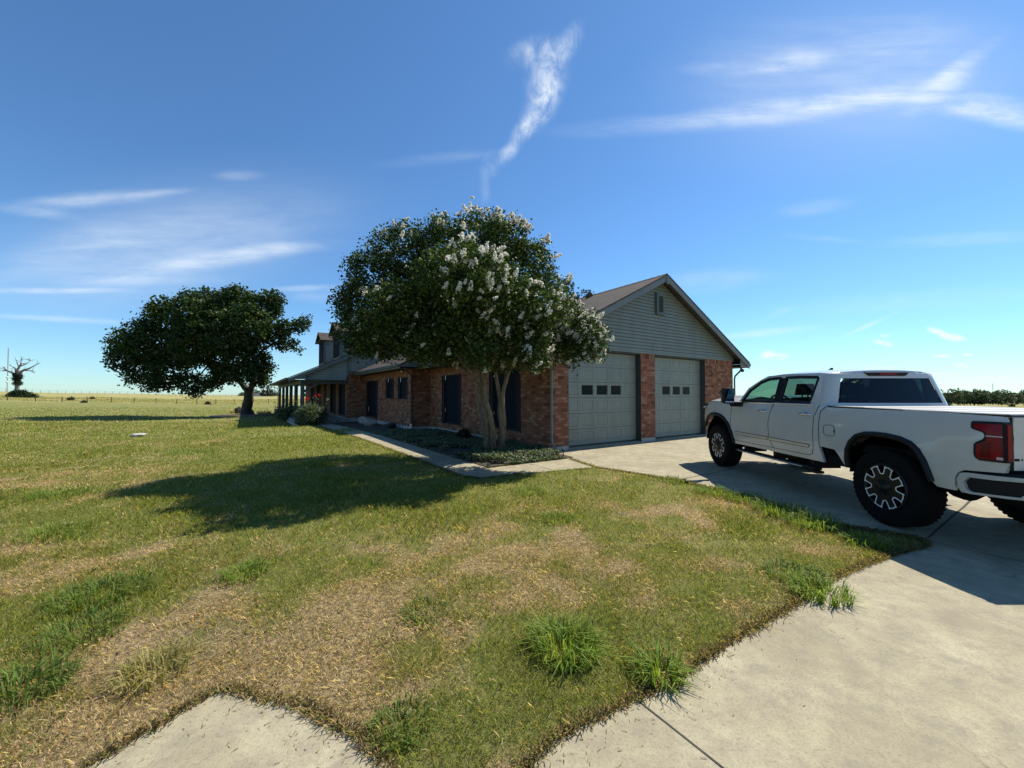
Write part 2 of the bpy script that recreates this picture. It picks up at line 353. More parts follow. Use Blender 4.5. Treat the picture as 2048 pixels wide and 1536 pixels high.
# ------------------------------------------------------------------ ground sheet
def make_ground():
    rad = [0.0]; r = .45
    while r < 5000: rad.append(r); r *= 1.052
    na = 300; V = [(0, 0)]
    ang = np.radians(np.linspace(-180, 180, na, endpoint=False))
    X = [np.array([0.])]; Y = [np.array([0.])]
    for r in rad[1:]: X.append(r * np.sin(ang)); Y.append(r * np.cos(ang))
    X = np.concatenate(X); Y = np.concatenate(Y); Z = zg(X, Y) - .012 + .0 * X
    rr = np.hypot(X, Y)
    Z = Z + (fbm(X, Y, .08, 3) - .5) * .5 * sst(25, 70, rr) * (1 - sst(200, 600, rr)) * (beyond_fence(X, Y) > -5)
    Z = np.where(inpoly(X, Y, HOUSE), Z - .1, Z)
    F = [(0, 1 + (k + 1) % na, 1 + k) for k in range(na)]
    for i in range(len(rad) - 2):
        a = 1 + i * na; b = a + na
        F += [(a + k, a + (k + 1) % na, b + (k + 1) % na, b + k) for k in range(na)]
    me = bpy.data.meshes.new('ground'); me.from_pydata(np.stack([X, Y, Z], 1).tolist(), [], F)
    for p in me.polygons: p.use_smooth = True
    c = np.ones((len(X), 4), np.float32); c[:, 0] = dryness(X, Y)
    right = sst(26, 34, rr) * sst(15, 25, np.degrees(np.arctan2(X, Y))) * .75
    c[:, 1] = np.maximum(sst(-1.5, 2, beyond_fence(X, Y)), right * (Y > 0)); c[:, 2] = 0
    a = me.color_attributes.new('Col', 'FLOAT_COLOR', 'POINT'); a.data.foreach_set('color', c.ravel())
    m, nt, b = newmat('lawn_and_field'); co = objco(nt)
    at_ = N(nt, 'ShaderNodeAttribute', attribute_name='Col'); sp = N(nt, 'ShaderNodeSeparateColor'); nt.links.new(at_.outputs['Color'], sp.inputs[0])
    fine = noise(nt, 45, co, 5, .75); mid = noise(nt, 5, co, 5, .7); big = noise(nt, .12, co, 5, .7)
    mps = N(nt, 'ShaderNodeMapping'); mps.inputs['Scale'].default_value = (.05, .35, 1); nt.links.new(co, mps.inputs['Vector'])
    streak = noise(nt, 1.0, mps.outputs[0], 5, .7)
    g = ramp(nt, [(.36, (.035, .045, .012)), (.52, (.15, .17, .042)), (.68, (.32, .30, .10))], fine)
    g2 = ramp(nt, [(.3, (.15, .165, .046)), (.7, (.31, .29, .11))], mid)
    g = mixc(nt, .5, g, g2)
    d = ramp(nt, [(.34, (.065, .044, .024)), (.5, (.28, .205, .115)), (.66, (.58, .44, .26))], fine)
    lawn = mixc(nt, ramp(nt, [(.35, (0, 0, 0)), (.65, (1, 1, 1))], math_(nt, 'ADD', sp.outputs[0], math_(nt, 'MULTIPLY', math_(nt, 'SUBTRACT', mid, .5), .5))), g, d)
    f1 = ramp(nt, [(.32, (.19, .19, .065)), (.5, (.345, .305, .125)), (.68, (.45, .39, .18))], streak)
    f2 = ramp(nt, [(.35, (.17, .175, .06)), (.65, (.39, .35, .155))], big)
    fld = mixc(nt, .5, f1, f2)
    far = noise(nt, .55, co, 6, .75); lawn = mixc(nt, math_(nt, 'MULTIPLY', ramp(nt, [(.45, (0, 0, 0)), (.7, (1, 1, 1))], far), .45), lawn, (.30, .26, .12)); lawn = mixc(nt, math_(nt, 'MULTIPLY', ramp(nt, [(.3, (1, 1, 1)), (.5, (0, 0, 0))], far), .45), lawn, (.085, .105, .030))
    fld = mixc(nt, ramp(nt, [(.5, (0, 0, 0)), (.7, (.6, .6, .6))], noise(nt, 1.5, co, 4)), fld, (.20, .18, .075))
    nt.links.new(mixc(nt, sp.outputs[1], lawn, fld), b.inputs['Base Color']); b.inputs['Roughness'].default_value = 1; b.inputs['Specular IOR Level'].default_value = .1
    bump(nt, b, math_(nt, 'ADD', fine, mid), .9, .04)
    me.materials.append(m)
    o = bpy.data.objects.new('ground', me); COL.objects.link(o); tag(o, kind='structure')
make_ground()

def poly_slab(name, poly, z0, z1, mat, drape=False, step=.6):
    """paving sheet with a rounded-off edge, following the ground if drape"""
    pts = []
    for i in range(len(poly)):
        a = Vector(poly[i]); b = Vector(poly[(i + 1) % len(poly)]); n = max(1, int((b - a).length / step))
        pts += [a.lerp(b, k / n) for k in range(n)]
    n = len(pts); ext = []
    xs = [p.x for p in pts]; ys = [p.y for p in pts]
    if drape:
        gx, gy = np.meshgrid(np.arange(min(xs), max(xs), step), np.arange(min(ys), max(ys), step)); gx = gx.ravel(); gy = gy.ravel()
        k = inpoly(gx, gy, [tuple(p) for p in pts]); k &= pdist(gx, gy, [tuple(p) for p in pts]) > .15
        ext = [Vector((a, b)) for a, b in zip(gx[k], gy[k])]
    r = delaunay_2d_cdt(pts + ext, [(i, (i + 1) % n) for i in range(n)], [], 0, 1e-5)
    co = r[0]; cen = [sum((co[i] for i in f), Vector((0, 0))) / 3 for f in r[2]]
    k = inpoly(np.array([c.x for c in cen]), np.array([c.y for c in cen]), [tuple(p) for p in pts])
    mb = MB(); gz = (lambda x, y: zg1(x, y)) if drape else (lambda x, y: 0.0)
    mb.add([(p.x, p.y, z1 + gz(p.x, p.y)) for p in co], [f for f, q in zip(r[2], k) if q])
    mb.add([(p.x, p.y, z1 + gz(p.x, p.y)) for p in pts] + [(p.x, p.y, z0 + gz(p.x, p.y)) for p in pts], [(i, (i + 1) % n, (i + 1) % n + n, i + n) for i in range(n)])
    return tag(mb.build(name, mat), kind='structure')
poly_slab('driveway', DRIVE, -.12, .0, M['concrete'])
poly_slab('sidewalk', WALK, -.12, .006, M['concrete'], True)
poly_slab('flower_bed', BED, -.1, .02, M['soil'], True)
tb = on_ground(497, 831)
poly_slab('tree_bed', [(tb.x + 3.4 * math.cos(a) * (1 + .12 * math.sin(3 * a)), tb.y + 2.6 * math.sin(a)) for a in np.linspace(0, 2 * math.pi, 26)[:-1]], -.1, .03, M['mulch'], True)
# dark sawn joints in the paving: shallow ribbons 4 mm proud of the slab, filled with tar
jm = plain('joint_tar', (.035, .03, .026), .95, .3, 30)
def joints(name, segs, z):
    mb = MB()
    for a, b, w in segs:
        a = Vector((*a, z)); b = Vector((*b, z)); n = max(1, int((b - a).length / .35)); d = (b - a).normalized(); q = Vector((-d.y, d.x, 0))
        prev = None
        for i in range(n + 1):
            p = a.lerp(b, i / n) + q * random.uniform(-.004, .004); ww = w * random.uniform(.6, 1.25)
            cur = (p - q * ww, p + q * ww)
            if prev: mb.quad(prev[0], cur[0], cur[1], prev[1])
            prev = cur
    return tag(mb.build(name, jm), kind='structure')
g2 = lambda px, py: tuple(at(px, py).xy)
joints('driveway_joint', [(g2(1277, 1402), (2.6, -.8), .005), (g2(1849, 1081), (7.9, -.7), .008), (g2(1857, 1076), (12.2, 9.55), .011), (g2(1330, 966), (10.2, 12.2), .008),
        (tuple(H(-.33, -1.19).xy), (1.83, 8.69), .01), (tuple(H(4.5, -.15).xy), tuple(H(4.6, -4.4).xy), .006)], .004)
joints('sidewalk_joint', [(tuple(H(-2.64, t).xy), tuple(H(-3.5 - .012 * t, t).xy), .006) for t in (-1.1, .4, 1.9, 3.4, 4.9, 6.4)] + [(tuple(H(-1.6, -1.12).xy), tuple(H(-1.6, -2.1).xy), .006)], .011)
# ------------------------------------------------------------------ the house
house = thing('brick_house', 'long red brick ranch house with sage garage gable, brown shingle roof and front porch', 'house', HO, HA)
def wall(mb, axis, c, a0, a1, z0, z1, holes, depth, m=0, band=None):
    """brick skin in plane s=c or t=c with openings and their reveals; band = (z, material) starts the soldier course"""
    A = sorted({a0, a1, *[h[0] for h in holes], *[h[1] for h in holes]}); Zs = sorted({z0, z1, *([band[0]] if band else []), *[h[2] for h in holes], *[h[3] for h in holes]})
    P = (lambda a, z, d=0: (c + d, a, z)) if axis == 's' else (lambda a, z, d=0: (a, c + d, z))
    for i in range(len(A) - 1):
        for j in range(len(Zs) - 1):
            am, zm = (A[i] + A[i + 1]) / 2, (Zs[j] + Zs[j + 1]) / 2
            if any(h[0] < am < h[1] and h[2] < zm < h[3] for h in holes) or zm < z0 or zm > z1: continue
            mb.quad(P(A[i], Zs[j]), P(A[i + 1], Zs[j]), P(A[i + 1], Zs[j + 1]), P(A[i], Zs[j + 1]), band[1] if band and zm > band[0] else m)
    for h in holes:
        q = [(h[0], h[2]), (h[1], h[2]), (h[1], h[3]), (h[0], h[3])]
        for k in range(4):
            p, r = q[k], q[(k + 1) % 4]
            mb.quad(P(*p), P(*r), P(*r, depth), P(*p, depth), m)
W1 = [(5.47, 7.30, .36, 2.41), (1.40, 3.28, .45, 2.41)]
W2 = [(14.2, 16.75, .24, 2.38), (11.24, 12.62, 1.36, 2.40), (9.2, 10.6, 1.36, 2.40)]
W3 = [(17.72, 19.75, .26, 2.34), (20.85, 23.0, .26, 2.36), (27.5, 29.8, .26, 2.36), (31.2, 33.6, .26, 2.36)]
DR3 = [(24.5, 25.95, .12, 2.38)]
mb = MB(); B = (2.46, 1)
wall(mb, 't', 0, 0, 9.97, .12, 3.02, [(.71, 3.97, .0, 3.02), (4.72, 7.87, .0, 3.02)], .21, 0, (2.80, 1))
wall(mb, 's', 0, 0, 8.64, .12, 3.0, W1, .10, 0, B)
wall(mb, 't', 8.64, -.88, 0, .12, 3.0, [], .1, 0, B)
wall(mb, 's', -.88, 8.64, 17.07, .12, 3.0, W2, .10, 0, B)
wall(mb, 't', 17.07, -1.94, -.88, .12, 3.0, [], .1, 0, B)
wall(mb, 's', -1.94, 17.07, 38, .12, 2.75, W3 + DR3, .10, 0, B)
mb.quad((9.97, 0, .12), (9.97, 38, .12), (9.97, 38, 3), (9.97, 0, 3)); mb.quad((-1.94, 38, .12), (9.97, 38, .12), (9.97, 38, 3), (-1.94, 38, 3))
mb.build('wall', [M['brick'], M['soldier']], house, fixn=False)
mb = MB()
for a in ((-.012, .71, -.012, .3), (3.97, 4.72, -.012, .3), (7.87, 9.98, -.012, .3)):
    mb = MB(); mb.box(*a, -.2, .12); mb.build('foundation', M['foundation'], house)
for a in ((-.012, .2, .3, 8.63), (-.892, -.6, 8.628, 17.06), (-.6, 0, 8.628, 8.9), (-1.952, -1.7, 17.058, 38), (-1.7, -.88, 17.058, 17.3)):
    mb = MB(); mb.box(*a, -.4, .125); mb.build('foundation', M['foundation'], house)
# garage slab lip and the two overhead doors
mb = MB(); mb.box(.71, 3.97, -.02, .6, -.1, .035); mb.box(4.72, 7.87, -.02, .6, -.1, .035); mb.build('door_threshold', M['concrete'], house)
def garage_door(s0, s1, z0, z1):
    t0 = .205; nr, nc = 6, 5; mb = MB(); hz = (z1 - z0) / nr; ww = (s1 - s0) / nc
    for r in range(nr):
        for c in range(nc):
            a0, a1 = s0 + c * ww, s0 + (c + 1) * ww; b0, b1 = z0 + r * hz, z0 + (r + 1) * hz
            g0 = .006; mx = .075 if 0 < c < nc - 1 else .075; mz = .085
            rings = [(a0, a1, b0 + g0, b1 - g0, 0)]
            win = r == nr - 3 and 1 <= c <= 3
            e = .03 if win else 0
            rings += [(a0 + mx, a1 - mx, b0 + mz, b1 - mz, 0), (a0 + mx + .012, a1 - mx - .012, b0 + mz + .012, b1 - mz - .012, .010 if not win else .03)]
            if not win: rings += [(a0 + mx + .035, a1 - mx - .035, b0 + mz + .035, b1 - mz - .035, .010), (a0 + mx + .065, a1 - mx - .065, b0 + mz + .065, b1 - mz - .065, .004)]
            q = lambda R_: [(R_[0], t0 + R_[4], R_[2]), (R_[1], t0 + R_[4], R_[2]), (R_[1], t0 + R_[4], R_[3]), (R_[0], t0 + R_[4], R_[3])]
            for i in range(len(rings) - 1):
                A, Bq = q(rings[i]), q(rings[i + 1])
                for k in range(4): mb.quad(A[k], A[(k + 1) % 4], Bq[(k + 1) % 4], Bq[k])
            if not win: mb.quad(*q(rings[-1]))
            if c == 0:   # section joint: set-back strip
                mb.quad((s0, t0 + .012, b0 - .006), (s1, t0 + .012, b0 - .006), (s1, t0 + .012, b0 + .006), (s0, t0 + .012, b0 + .006), 1)
                for zz in (b0 + g0, b1 - g0): mb.quad((s0, t0, zz), (s1, t0, zz), (s1, t0 + .012, zz), (s0, t0 + .012, zz), 1)
    d = mb.build('garage_door', [M['door'], M['jamb']], house, fixn=False)
    for c in (1, 2, 3):
        p = MB(); p.quad((s0 + c * ww + .087, t0 + .028, z0 + 3 * hz + .097), (s0 + (c + 1) * ww - .087, t0 + .028, z0 + 3 * hz + .097), (s0 + (c + 1) * ww - .087, t0 + .028, z0 + 4 * hz - .097), (s0 + c * ww + .087, t0 + .028, z0 + 4 * hz - .097))
        p.build('pane', M['darkpane'], d)
    sb = MB(); sb.box(s0, s1, t0 - .004, t0 + .03, z0 - .035, z0 - .002); sb.build('bottom_seal', M['black_metal'], d)
    return d
garage_door(.71, 3.95, .075, 2.93); garage_door(4.72, 7.85, .075, 2.93)
mb = MB()
for a, b in ((.71, 3.97), (4.72, 7.87)):
    mb.box(b - .012, b + .02, .004, .22, .035, 3.0); mb.box(a - .02, a + .012, .004, .22, .035, 3.0); mb.box(a, b, .01, .22, 2.94, 3.015)
mb.build('door_jamb', M['jamb'], house)
# lap siding: every board leans out a little over the one below
def siding(name, axis, c, zlo, zhi, lim, exp=.112, out=-1):
    mb = MB(); z = zlo
    P = (lambda a, z, d: (c + out * d, a, z)) if axis == 's' else (lambda a, z, d: (a, c + out * d, z))
    while z < zhi - .02:
        z2 = min(z + exp, zhi); a0, a1 = lim(z); b0, b1 = lim(z2)
        if a1 - a0 > .02:
            b1 = max(b1, b0 + .002)
            mb.quad(P(a0, z, .026), P(a1, z, .026), P(b1, z2, .012), P(b0, z2, .012))
            mb.quad(P(a0, z, .0), P(a1, z, .0), P(a1, z, .030), P(a0, z, .030), 1); mb.quad(P(a0, z, .030), P(a1, z, .030), P(a1, z + .02, .029), P(a0, z + .02, .029), 1)  # darker underside and bottom strip: the lap's shadow line put into the colour
        z = z2
    return mb.build(name, [M['siding'], M['lap_shadow']], house)
RZ, RS, SL = 5.77, 4.985, .495          # garage ridge height, ridge position, roof slope
under = lambda z: ((z + .14 - RZ) / SL + RS, RS - (z + .14 - RZ) / SL)
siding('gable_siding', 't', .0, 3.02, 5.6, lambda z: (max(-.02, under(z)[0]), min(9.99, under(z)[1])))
mb = MB(); mb.box(-.01, 9.98, -.034, -.004, 2.985, 3.03); mb.box(4.60, 4.625, -.032, -.02, 3.04, 3.35); mb.build('gable_trim', M['siding'], house)
# gable vent
mb = MB(); a0, a1, z0, z1 = 4.74, 5.18, 4.38, 5.14
for b in ((a0, a1, z1 - .10, z1), (a0, a1, z0, z0 + .10), (a0, a0 + .10, z0 + .10, z1 - .10), (a1 - .09, a1, z0 + .10, z1 - .10)): mb.box(b[0], b[1], -.10, -.02, b[2], b[3])
v = mb.build('gable_vent', M['trim'], house, .004)
mb = MB(); mb.box(a0 + .1, a1 - .09, -.03, -.024, z0 + .1, z1 - .1); mb.build('vent_backing', M['vent'], v)
mb = MB(); n = 8
for i in range(n):
    z = z0 + .11 + i * (z1 - z0 - .2) / n; mb.slab((a0 + .1, -.092, z), (a1 - .09, -.092, z), (a1 - .09, -.045, z + .05), (a0 + .1, -.045, z + .05), .012)
mb.build('louvre', M['trim'], v)
# roofs
OV, EL, ER = -.36, -.74, 10.71
zr = lambda s: RZ - SL * abs(s - RS)
mb = MB()
mb.slab((EL, OV, zr(EL)), (RS, OV, RZ), (RS, 17.4, RZ), (EL, 8.3, zr(EL)), .05) if False else None
mb.slab((EL, OV, zr(EL)), (RS, OV, RZ), (RS, 17.3, RZ), (EL, 17.3, zr(EL)), .045); mb.slab((RS, OV, RZ), (ER, OV, zr(ER)), (ER, 17.3, zr(ER)), (RS, 17.3, RZ), .045)
for k in range(24):   # ridge cap shingles
    t = OV + .02 + k * .28; mb.slab((RS - .15, t, RZ - .062 + .004), (RS, t, RZ + .024), (RS, t + .31, RZ + .012), (RS - .15, t + .31, RZ - .062 - .006), .012); mb.slab((RS, t, RZ + .024), (RS + .15, t, RZ - .062 + .004), (RS + .15, t + .31, RZ - .062 - .006), (RS, t + .31, RZ + .012), .012)
mb.box(RS - .5, RS - .3, 2.9, 3.1, RZ - .25, RZ - .05)
mb.build('roof', M['roof'], house)
E2S, Z2, R2 = -1.62, 2.90, 4.18
mb = MB(); mb.slab((E2S, 8.12, Z2), (R2, 8.12, Z2 + SL * (R2 - E2S)), (R2, 17.3, Z2 + SL * (R2 - E2S)), (E2S, 17.05, Z2), .045)
mb.slab((R2, 8.12, 5.771), (7.0, 8.12, 4.375), (7.0, 17.3, 4.375), (R2, 17.3, 5.771), .045)
mb.build('roof', M['roof'], house)
mb = MB(); mb.prism([(E2S + .05, Z2 - .06), (-.74, 2.86), (4.9, 5.60), (4.18, 5.70)], 8.14, 8.2); mb.build('roof_filler', M['fascia'], house)
# rakes, fascia, soffits, boxed eave returns
mb = MB()
def rake(sa, za, sb, zb, t, h=.20, th=.035):
    mb.hexa([(sa, t, za - h), (sb, t, zb - h), (sb, t + th, zb - h), (sa, t + th, za - h)], [(sa, t, za), (sb, t, zb), (sb, t + th, zb), (sa, t + th, za)])
rake(EL + .02, zr(EL) - .055, RS, RZ - .05, OV + .012); rake(RS + .003, RZ - .05, ER - .02, zr(ER) - .055, OV + .010)
mb.box(RS - .05, RS + .05, OV - .012, OV + .008, RZ - .36, RZ - .1)
mb.prism([(10.02, 2.73), (ER - .06, 2.73), (ER - .06, 2.77), (10.02, zr(10.02) - .25)], OV + .055, OV + .075); mb.prism([(-.05, 2.73), (-.05, zr(-.05) - .25), (EL + .06, 2.77), (EL + .06, 2.73)], OV + .055, OV + .075)
mb.box(EL + .02, EL + .045, OV + .05, 8.1, 2.72, 2.87); mb.box(ER - .045, ER - .02, OV + .05, 17, 2.72, 2.87)
mb.box(E2S + .02, E2S + .045, 8.14, 17.0, 2.72, 2.87)
mb.build('fascia', M['fascia'], house)
mb = MB()
mb.slab((EL + .05, OV + .05, zr(EL) - .10), (RS, OV + .05, RZ - .075), (RS, -.03, RZ - .075), (EL + .05, -.03, zr(EL) - .10), .012); mb.slab((RS, OV + .05, RZ - .076), (ER - .05, OV + .05, zr(ER) - .10), (ER - .05, -.03, zr(ER) - .10), (RS, -.03, RZ - .076), .012)
mb.box(EL + .046, -.002, OV + .08, 8.62, 2.725, 2.74); mb.box(9.975, ER - .046, OV + .08, 17, 2.725, 2.74); mb.box(E2S + .046, -.882, 8.15, 17.05, 2.725, 2.74); mb.box(-.88, -.002, 8.15, 8.63, 2.745, 2.76)
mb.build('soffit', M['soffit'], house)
mb = MB()
def gutter(s0, s1, t0, t1, z=2.78, out=-1):
    mb.box(s0, s1, t0, t1, z, z + .012); a, b = (s0, s0 + .012) if out < 0 else (s1 - .012, s1)
    mb.box(a, b, t0, t1, z + .012, z + .12); mb.box(s0 + .012, s1 - .012, t0, t0 + .006, z + .012, z + .11); mb.box(s0 + .012, s1 - .012, t1 - .006, t1, z + .012, z + .11)
gutter(EL - .10, EL + .018, OV + .02, 7.95); gutter(E2S - .10, E2S + .018, 8.0, 17.0); gutter(ER - .018, ER + .10, OV + .02, 17, 2.78, 1)
mb.box(E2S - .1, EL - .1, 7.95, 8.06, 2.78, 2.90)
mb.build('gutter', M['gutter'], house)
def downspout(pts, mat='downspout', w=.038):
    mb = MB(); mb.tube(pts, w, 4); return mb.build('downspout', M[mat], house)
downspout([(EL - .04, -.2, 2.79), (EL + .05, -.15, 2.70), (-.02, -.07, 2.52), (.03, -.065, 2.4), (.03, -.065, .32), (.04, -.09, .2), (.10, -.2, .10)])
downspout([(ER - .28, -.12, 2.76), (ER - .28, -.12, 2.66), (ER - .36, -.10, 2.56), (10.08, -.04, 2.36), (10.03, -.04, 2.24), (10.03, -.04, .1)])
ds = downspout([(-1.45, 8.0, 2.80), (-1.40, 8.05, 2.70), (-1.0, 8.5, 2.5), (-.93, 8.56, 2.38), (-.93, 8.56, .3)], 'gutter')
mb = MB(); mb.tube([(-.93, 8.56, .28), (-.93, 8.56, .02)], .055, 10); mb.build('drain_pipe', M['pvc'], ds)
mb = MB(); mb.tube([(10.2, -.22, 2.73), (10.2, -.22, 2.66)], .03, 8); mb.tube([(10.2, -.24, 2.66), (10.08, -.34, 2.58)], [.03, .075], 10); fl = mb.build('floodlight', M['black_metal'], house)
mb = MB(); mb.lathe([(.0, .0), (.04, .01), (.06, .05), (.045, .09), (0, .1)], 'z', 12, (-1.0, 9.7, 2.61)); mb.build('eave_lamp', M['lamp_white'], house)
# windows: dark solar screens, black shutters, brick sill
def window(c, h, sh=.3, mull=0):
    t0, t1, z0, z1 = h; f = MB(); a0, a1 = t0 + sh, t1 - sh
    for b in ((a0, a1, z1 - .06, z1), (a0, a1, z0, z0 + .06), (a0, a0 + .05, z0 + .06, z1 - .06), (a1 - .05, a1, z0 + .06, z1 - .06)): f.box(c + .035, c + .095, b[0], b[1], b[2], b[3])
    if mull: f.box(c + .045, c + .09, (a0 + a1) / 2 - .02, (a0 + a1) / 2 + .02, z0 + .06, z1 - .06)
    w = f.build('window', M['shutter'], house)
    p = MB(); p.box(c + .06, c + .075, a0 + .05, a1 - .05, z0 + .06, z1 - .06); p.build('pane', M['screen'], w)
    for s0, s1 in ((t0, a0), (a1, t1)):
        q = MB(); q.box(c - .018, c + .03, s0, s0 + .045, z0, z1); q.box(c - .018, c + .03, s1 - .045, s1, z0, z1)
        for z in (z0, (z0 + z1) / 2 - .04, z1 - .08): q.box(c - .018, c + .03, s0 + .045, s1 - .045, z, z + .08)
        q.box(c + .0, c + .02, s0 + .045, s1 - .045, z0 + .08, z1 - .08); k = int((z1 - z0) / .07)
        for i in range(k):
            z = z0 + .085 + i * (z1 - z0 - .17) / k; q.slab((c - .010, s0 + .046, z), (c - .010, s1 - .046, z), (c + .008, s1 - .046, z + .05), (c + .008, s0 + .046, z + .05), .006)
        q.build('shutter', M['shutter'], w)
    q = MB(); q.box(c - .035, c + .1, t0 - .02, t1 + .02, z0 - .065, z0 - .004); q.build('sill', M['soldier'], w)
for h in W1: window(0, h, .26, 0)
window(-.88, W2[0], .42, 1); window(-.88, W2[1], .3); window(-.88, W2[2], .3)
for h in W3: window(-1.94, h, .35)
f = MB(); t0, t1, z0, z1 = DR3[0]; f.box(-1.90, -1.84, t0, t1, z0, z1); d = f.build('front_door', M['shutter'], house)
f = MB(); f.tube([(-1.93, t0 + .12, 1.0), (-1.97, t0 + .12, 1.0), (-1.97, t0 + .12, 1.15)], .012, 6); f.build('handle', M['lamp_white'], d)
# taller main wing: gable end, roof, porch
MS = .465; mz = lambda s: 3.92 + MS * (s + 2.15); MR = 4.6; P0 = 16.62; P1 = 38.3; PE = -5.15
zfar = -.0
mb = MB(); mb.slab((PE, P0, mz(PE)), (MR, P0, mz(MR)), (MR, P1, mz(MR)), (PE, P1, mz(PE)), .05); mb.slab((MR, P0, mz(MR)), (11.5, P0, mz(MR) - MS * 6.9), (11.5, P1, mz(MR) - MS * 6.9), (MR, P1, mz(MR)), .05)
mb.build('roof', M['roof'], house)
mul = lambda z: ((z + .12 - 3.92) / MS - 2.15, 2 * MR - ((z + .12 - 3.92) / MS - 2.15))
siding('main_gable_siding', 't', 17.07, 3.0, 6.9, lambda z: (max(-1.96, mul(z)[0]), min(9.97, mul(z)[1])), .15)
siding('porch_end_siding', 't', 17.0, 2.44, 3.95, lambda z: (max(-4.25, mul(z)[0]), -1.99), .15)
mb = MB(); mb.box(-1.98, -1.86, 16.95, 17.06, 2.75, mz(-1.98) - .14); mb.box(-4.32, -1.86, 16.94, 17.06, 2.36, 2.44); mb.build('corner_trim', M['trim'], house)
mb = MB(); rake(PE + .02, mz(PE) - .055, MR, mz(MR) - .055, P0 + .012, .2); rake(MR + .003, mz(MR) - .055, 11.4, mz(MR) - MS * 6.8 - .055, P0 + .010, .2)
mb.prism([(-4.25, mz(-4.25) - .27), (-4.25, 2.45), (PE + .05, 2.43), (PE + .05, 2.46)], P0 + .06, P0 + .08); mb.box(PE + .02, PE + .045, P0 + .05, P1, 2.40, 2.50)
mb.build('fascia', M['trim'], house)
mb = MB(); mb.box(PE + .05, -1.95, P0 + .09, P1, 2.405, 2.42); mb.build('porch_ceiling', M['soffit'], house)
mb = MB(); gutter(PE - .10, PE + .018, P0 + .02, P1 - .05, 2.40); mb.build('gutter', M['gutter'], house)
mb = MB(); mb.box(-4.46, -4.28, 17.06, 37.7, 2.18, 2.40); mb.box(-4.27, -1.96, 17.06, 17.2, 2.2, 2.36); mb.build('porch_beam', M['post'], house)
mb = MB(); mb.prism([tuple(p) for p in ((-4.75, 16.9), (-1.95, 16.9), (-1.95, 38), (-4.75, 38))], -.5, .09, axis='z'); mb.build('porch_floor', M['slab'], house)
for i, t in enumerate((17.12, 20.7, 24.3, 27.9, 31.7, 36.2)):
    mb = MB(); mb.box(-4.47, -4.27, t - .1, t + .1, .09, 2.18); mb.box(-4.50, -4.24, t - .13, t + .13, .09, .3); po = mb.build('porch_post', M['post'], house, .008)
    br = MB(); th = .07
    for sg in (-1, 1):
        if i == 0 and sg < 0: continue
        br.prism([(t + sg * .1, 1.72), (t + sg * .1, 1.86), (t + sg * .5, 2.18), (t + sg * .62, 2.18)], -4.37 - th, -4.37 + th, axis='x')
    if i == 0: br.prism([(-4.27, 1.68), (-4.27, 1.84), (-3.72, 2.2), (-3.52, 2.2)], t - th, t + th, axis='y')
    br.build('bracket', M['post'], po)
downspout([(PE - .04, 37.6, 2.41), (PE + .1, 37.4, 2.32), (-4.55, 36.4, 2.12), (-4.52, 36.35, 2.0), (-4.52, 36.35, .2)], 'gutter')
# two dormers on the front slope
def dormer(s0, ta, tb, ze, zp):
    zb = mz(s0) - .12; tm = (ta + tb) / 2; sb = -2.15 + (ze - 3.92) / MS; spk = -2.15 + (zp - 3.92) / MS
    mb = MB()
    mb.quad((s0, ta, zb), (s0, tb, zb), (s0, tb, ze), (s0, ta, ze)); mb.add([(s0, ta, ze), (s0, tb, ze), (s0, tm, zp)], [(0, 1, 2)])
    for t in (ta, tb): mb.add([(s0, t, zb), (s0, t, ze), (sb + .3, t, ze), (sb + .3, t, mz(sb + .3) - .1)], [(0, 1, 2, 3)])
    d = mb.build('dormer', M['siding'], house)
    mb = MB(); o = .22; dz = (zp - ze) / (tm - ta) * o
    for te in (ta - o, tb + o): mb.slab((s0 - .3, te, ze - dz), (s0 - .3, tm, zp), (spk + .3, tm, zp), (sb + .2, te, ze - dz), .05 if te < tm else -.05)
    mb.build('roof', M['roof'], d)
    mb = MB()
    for t in (ta, tb): mb.box(s0 - .03, s0 + .12, t - .02 if t == ta else t - .08, t + .08 if t == ta else t + .02, zb, ze - .06)
    mb.box(s0 - .26, s0 + .02, ta - .1, tb + .1, ze - .08, ze - .02); mb.build('trim', M['trim'], d)
    w = MB(); w.box(s0 - .03, s0 - .005, ta + .25, tb - .25, zb + .22, ze - .12); w.build('window', M['screen'], d)
dormer(-2.1, 24.95, 27.5, 5.85, 6.5); dormer(-2.1, 18.5, 21.0, 5.72, 6.35)
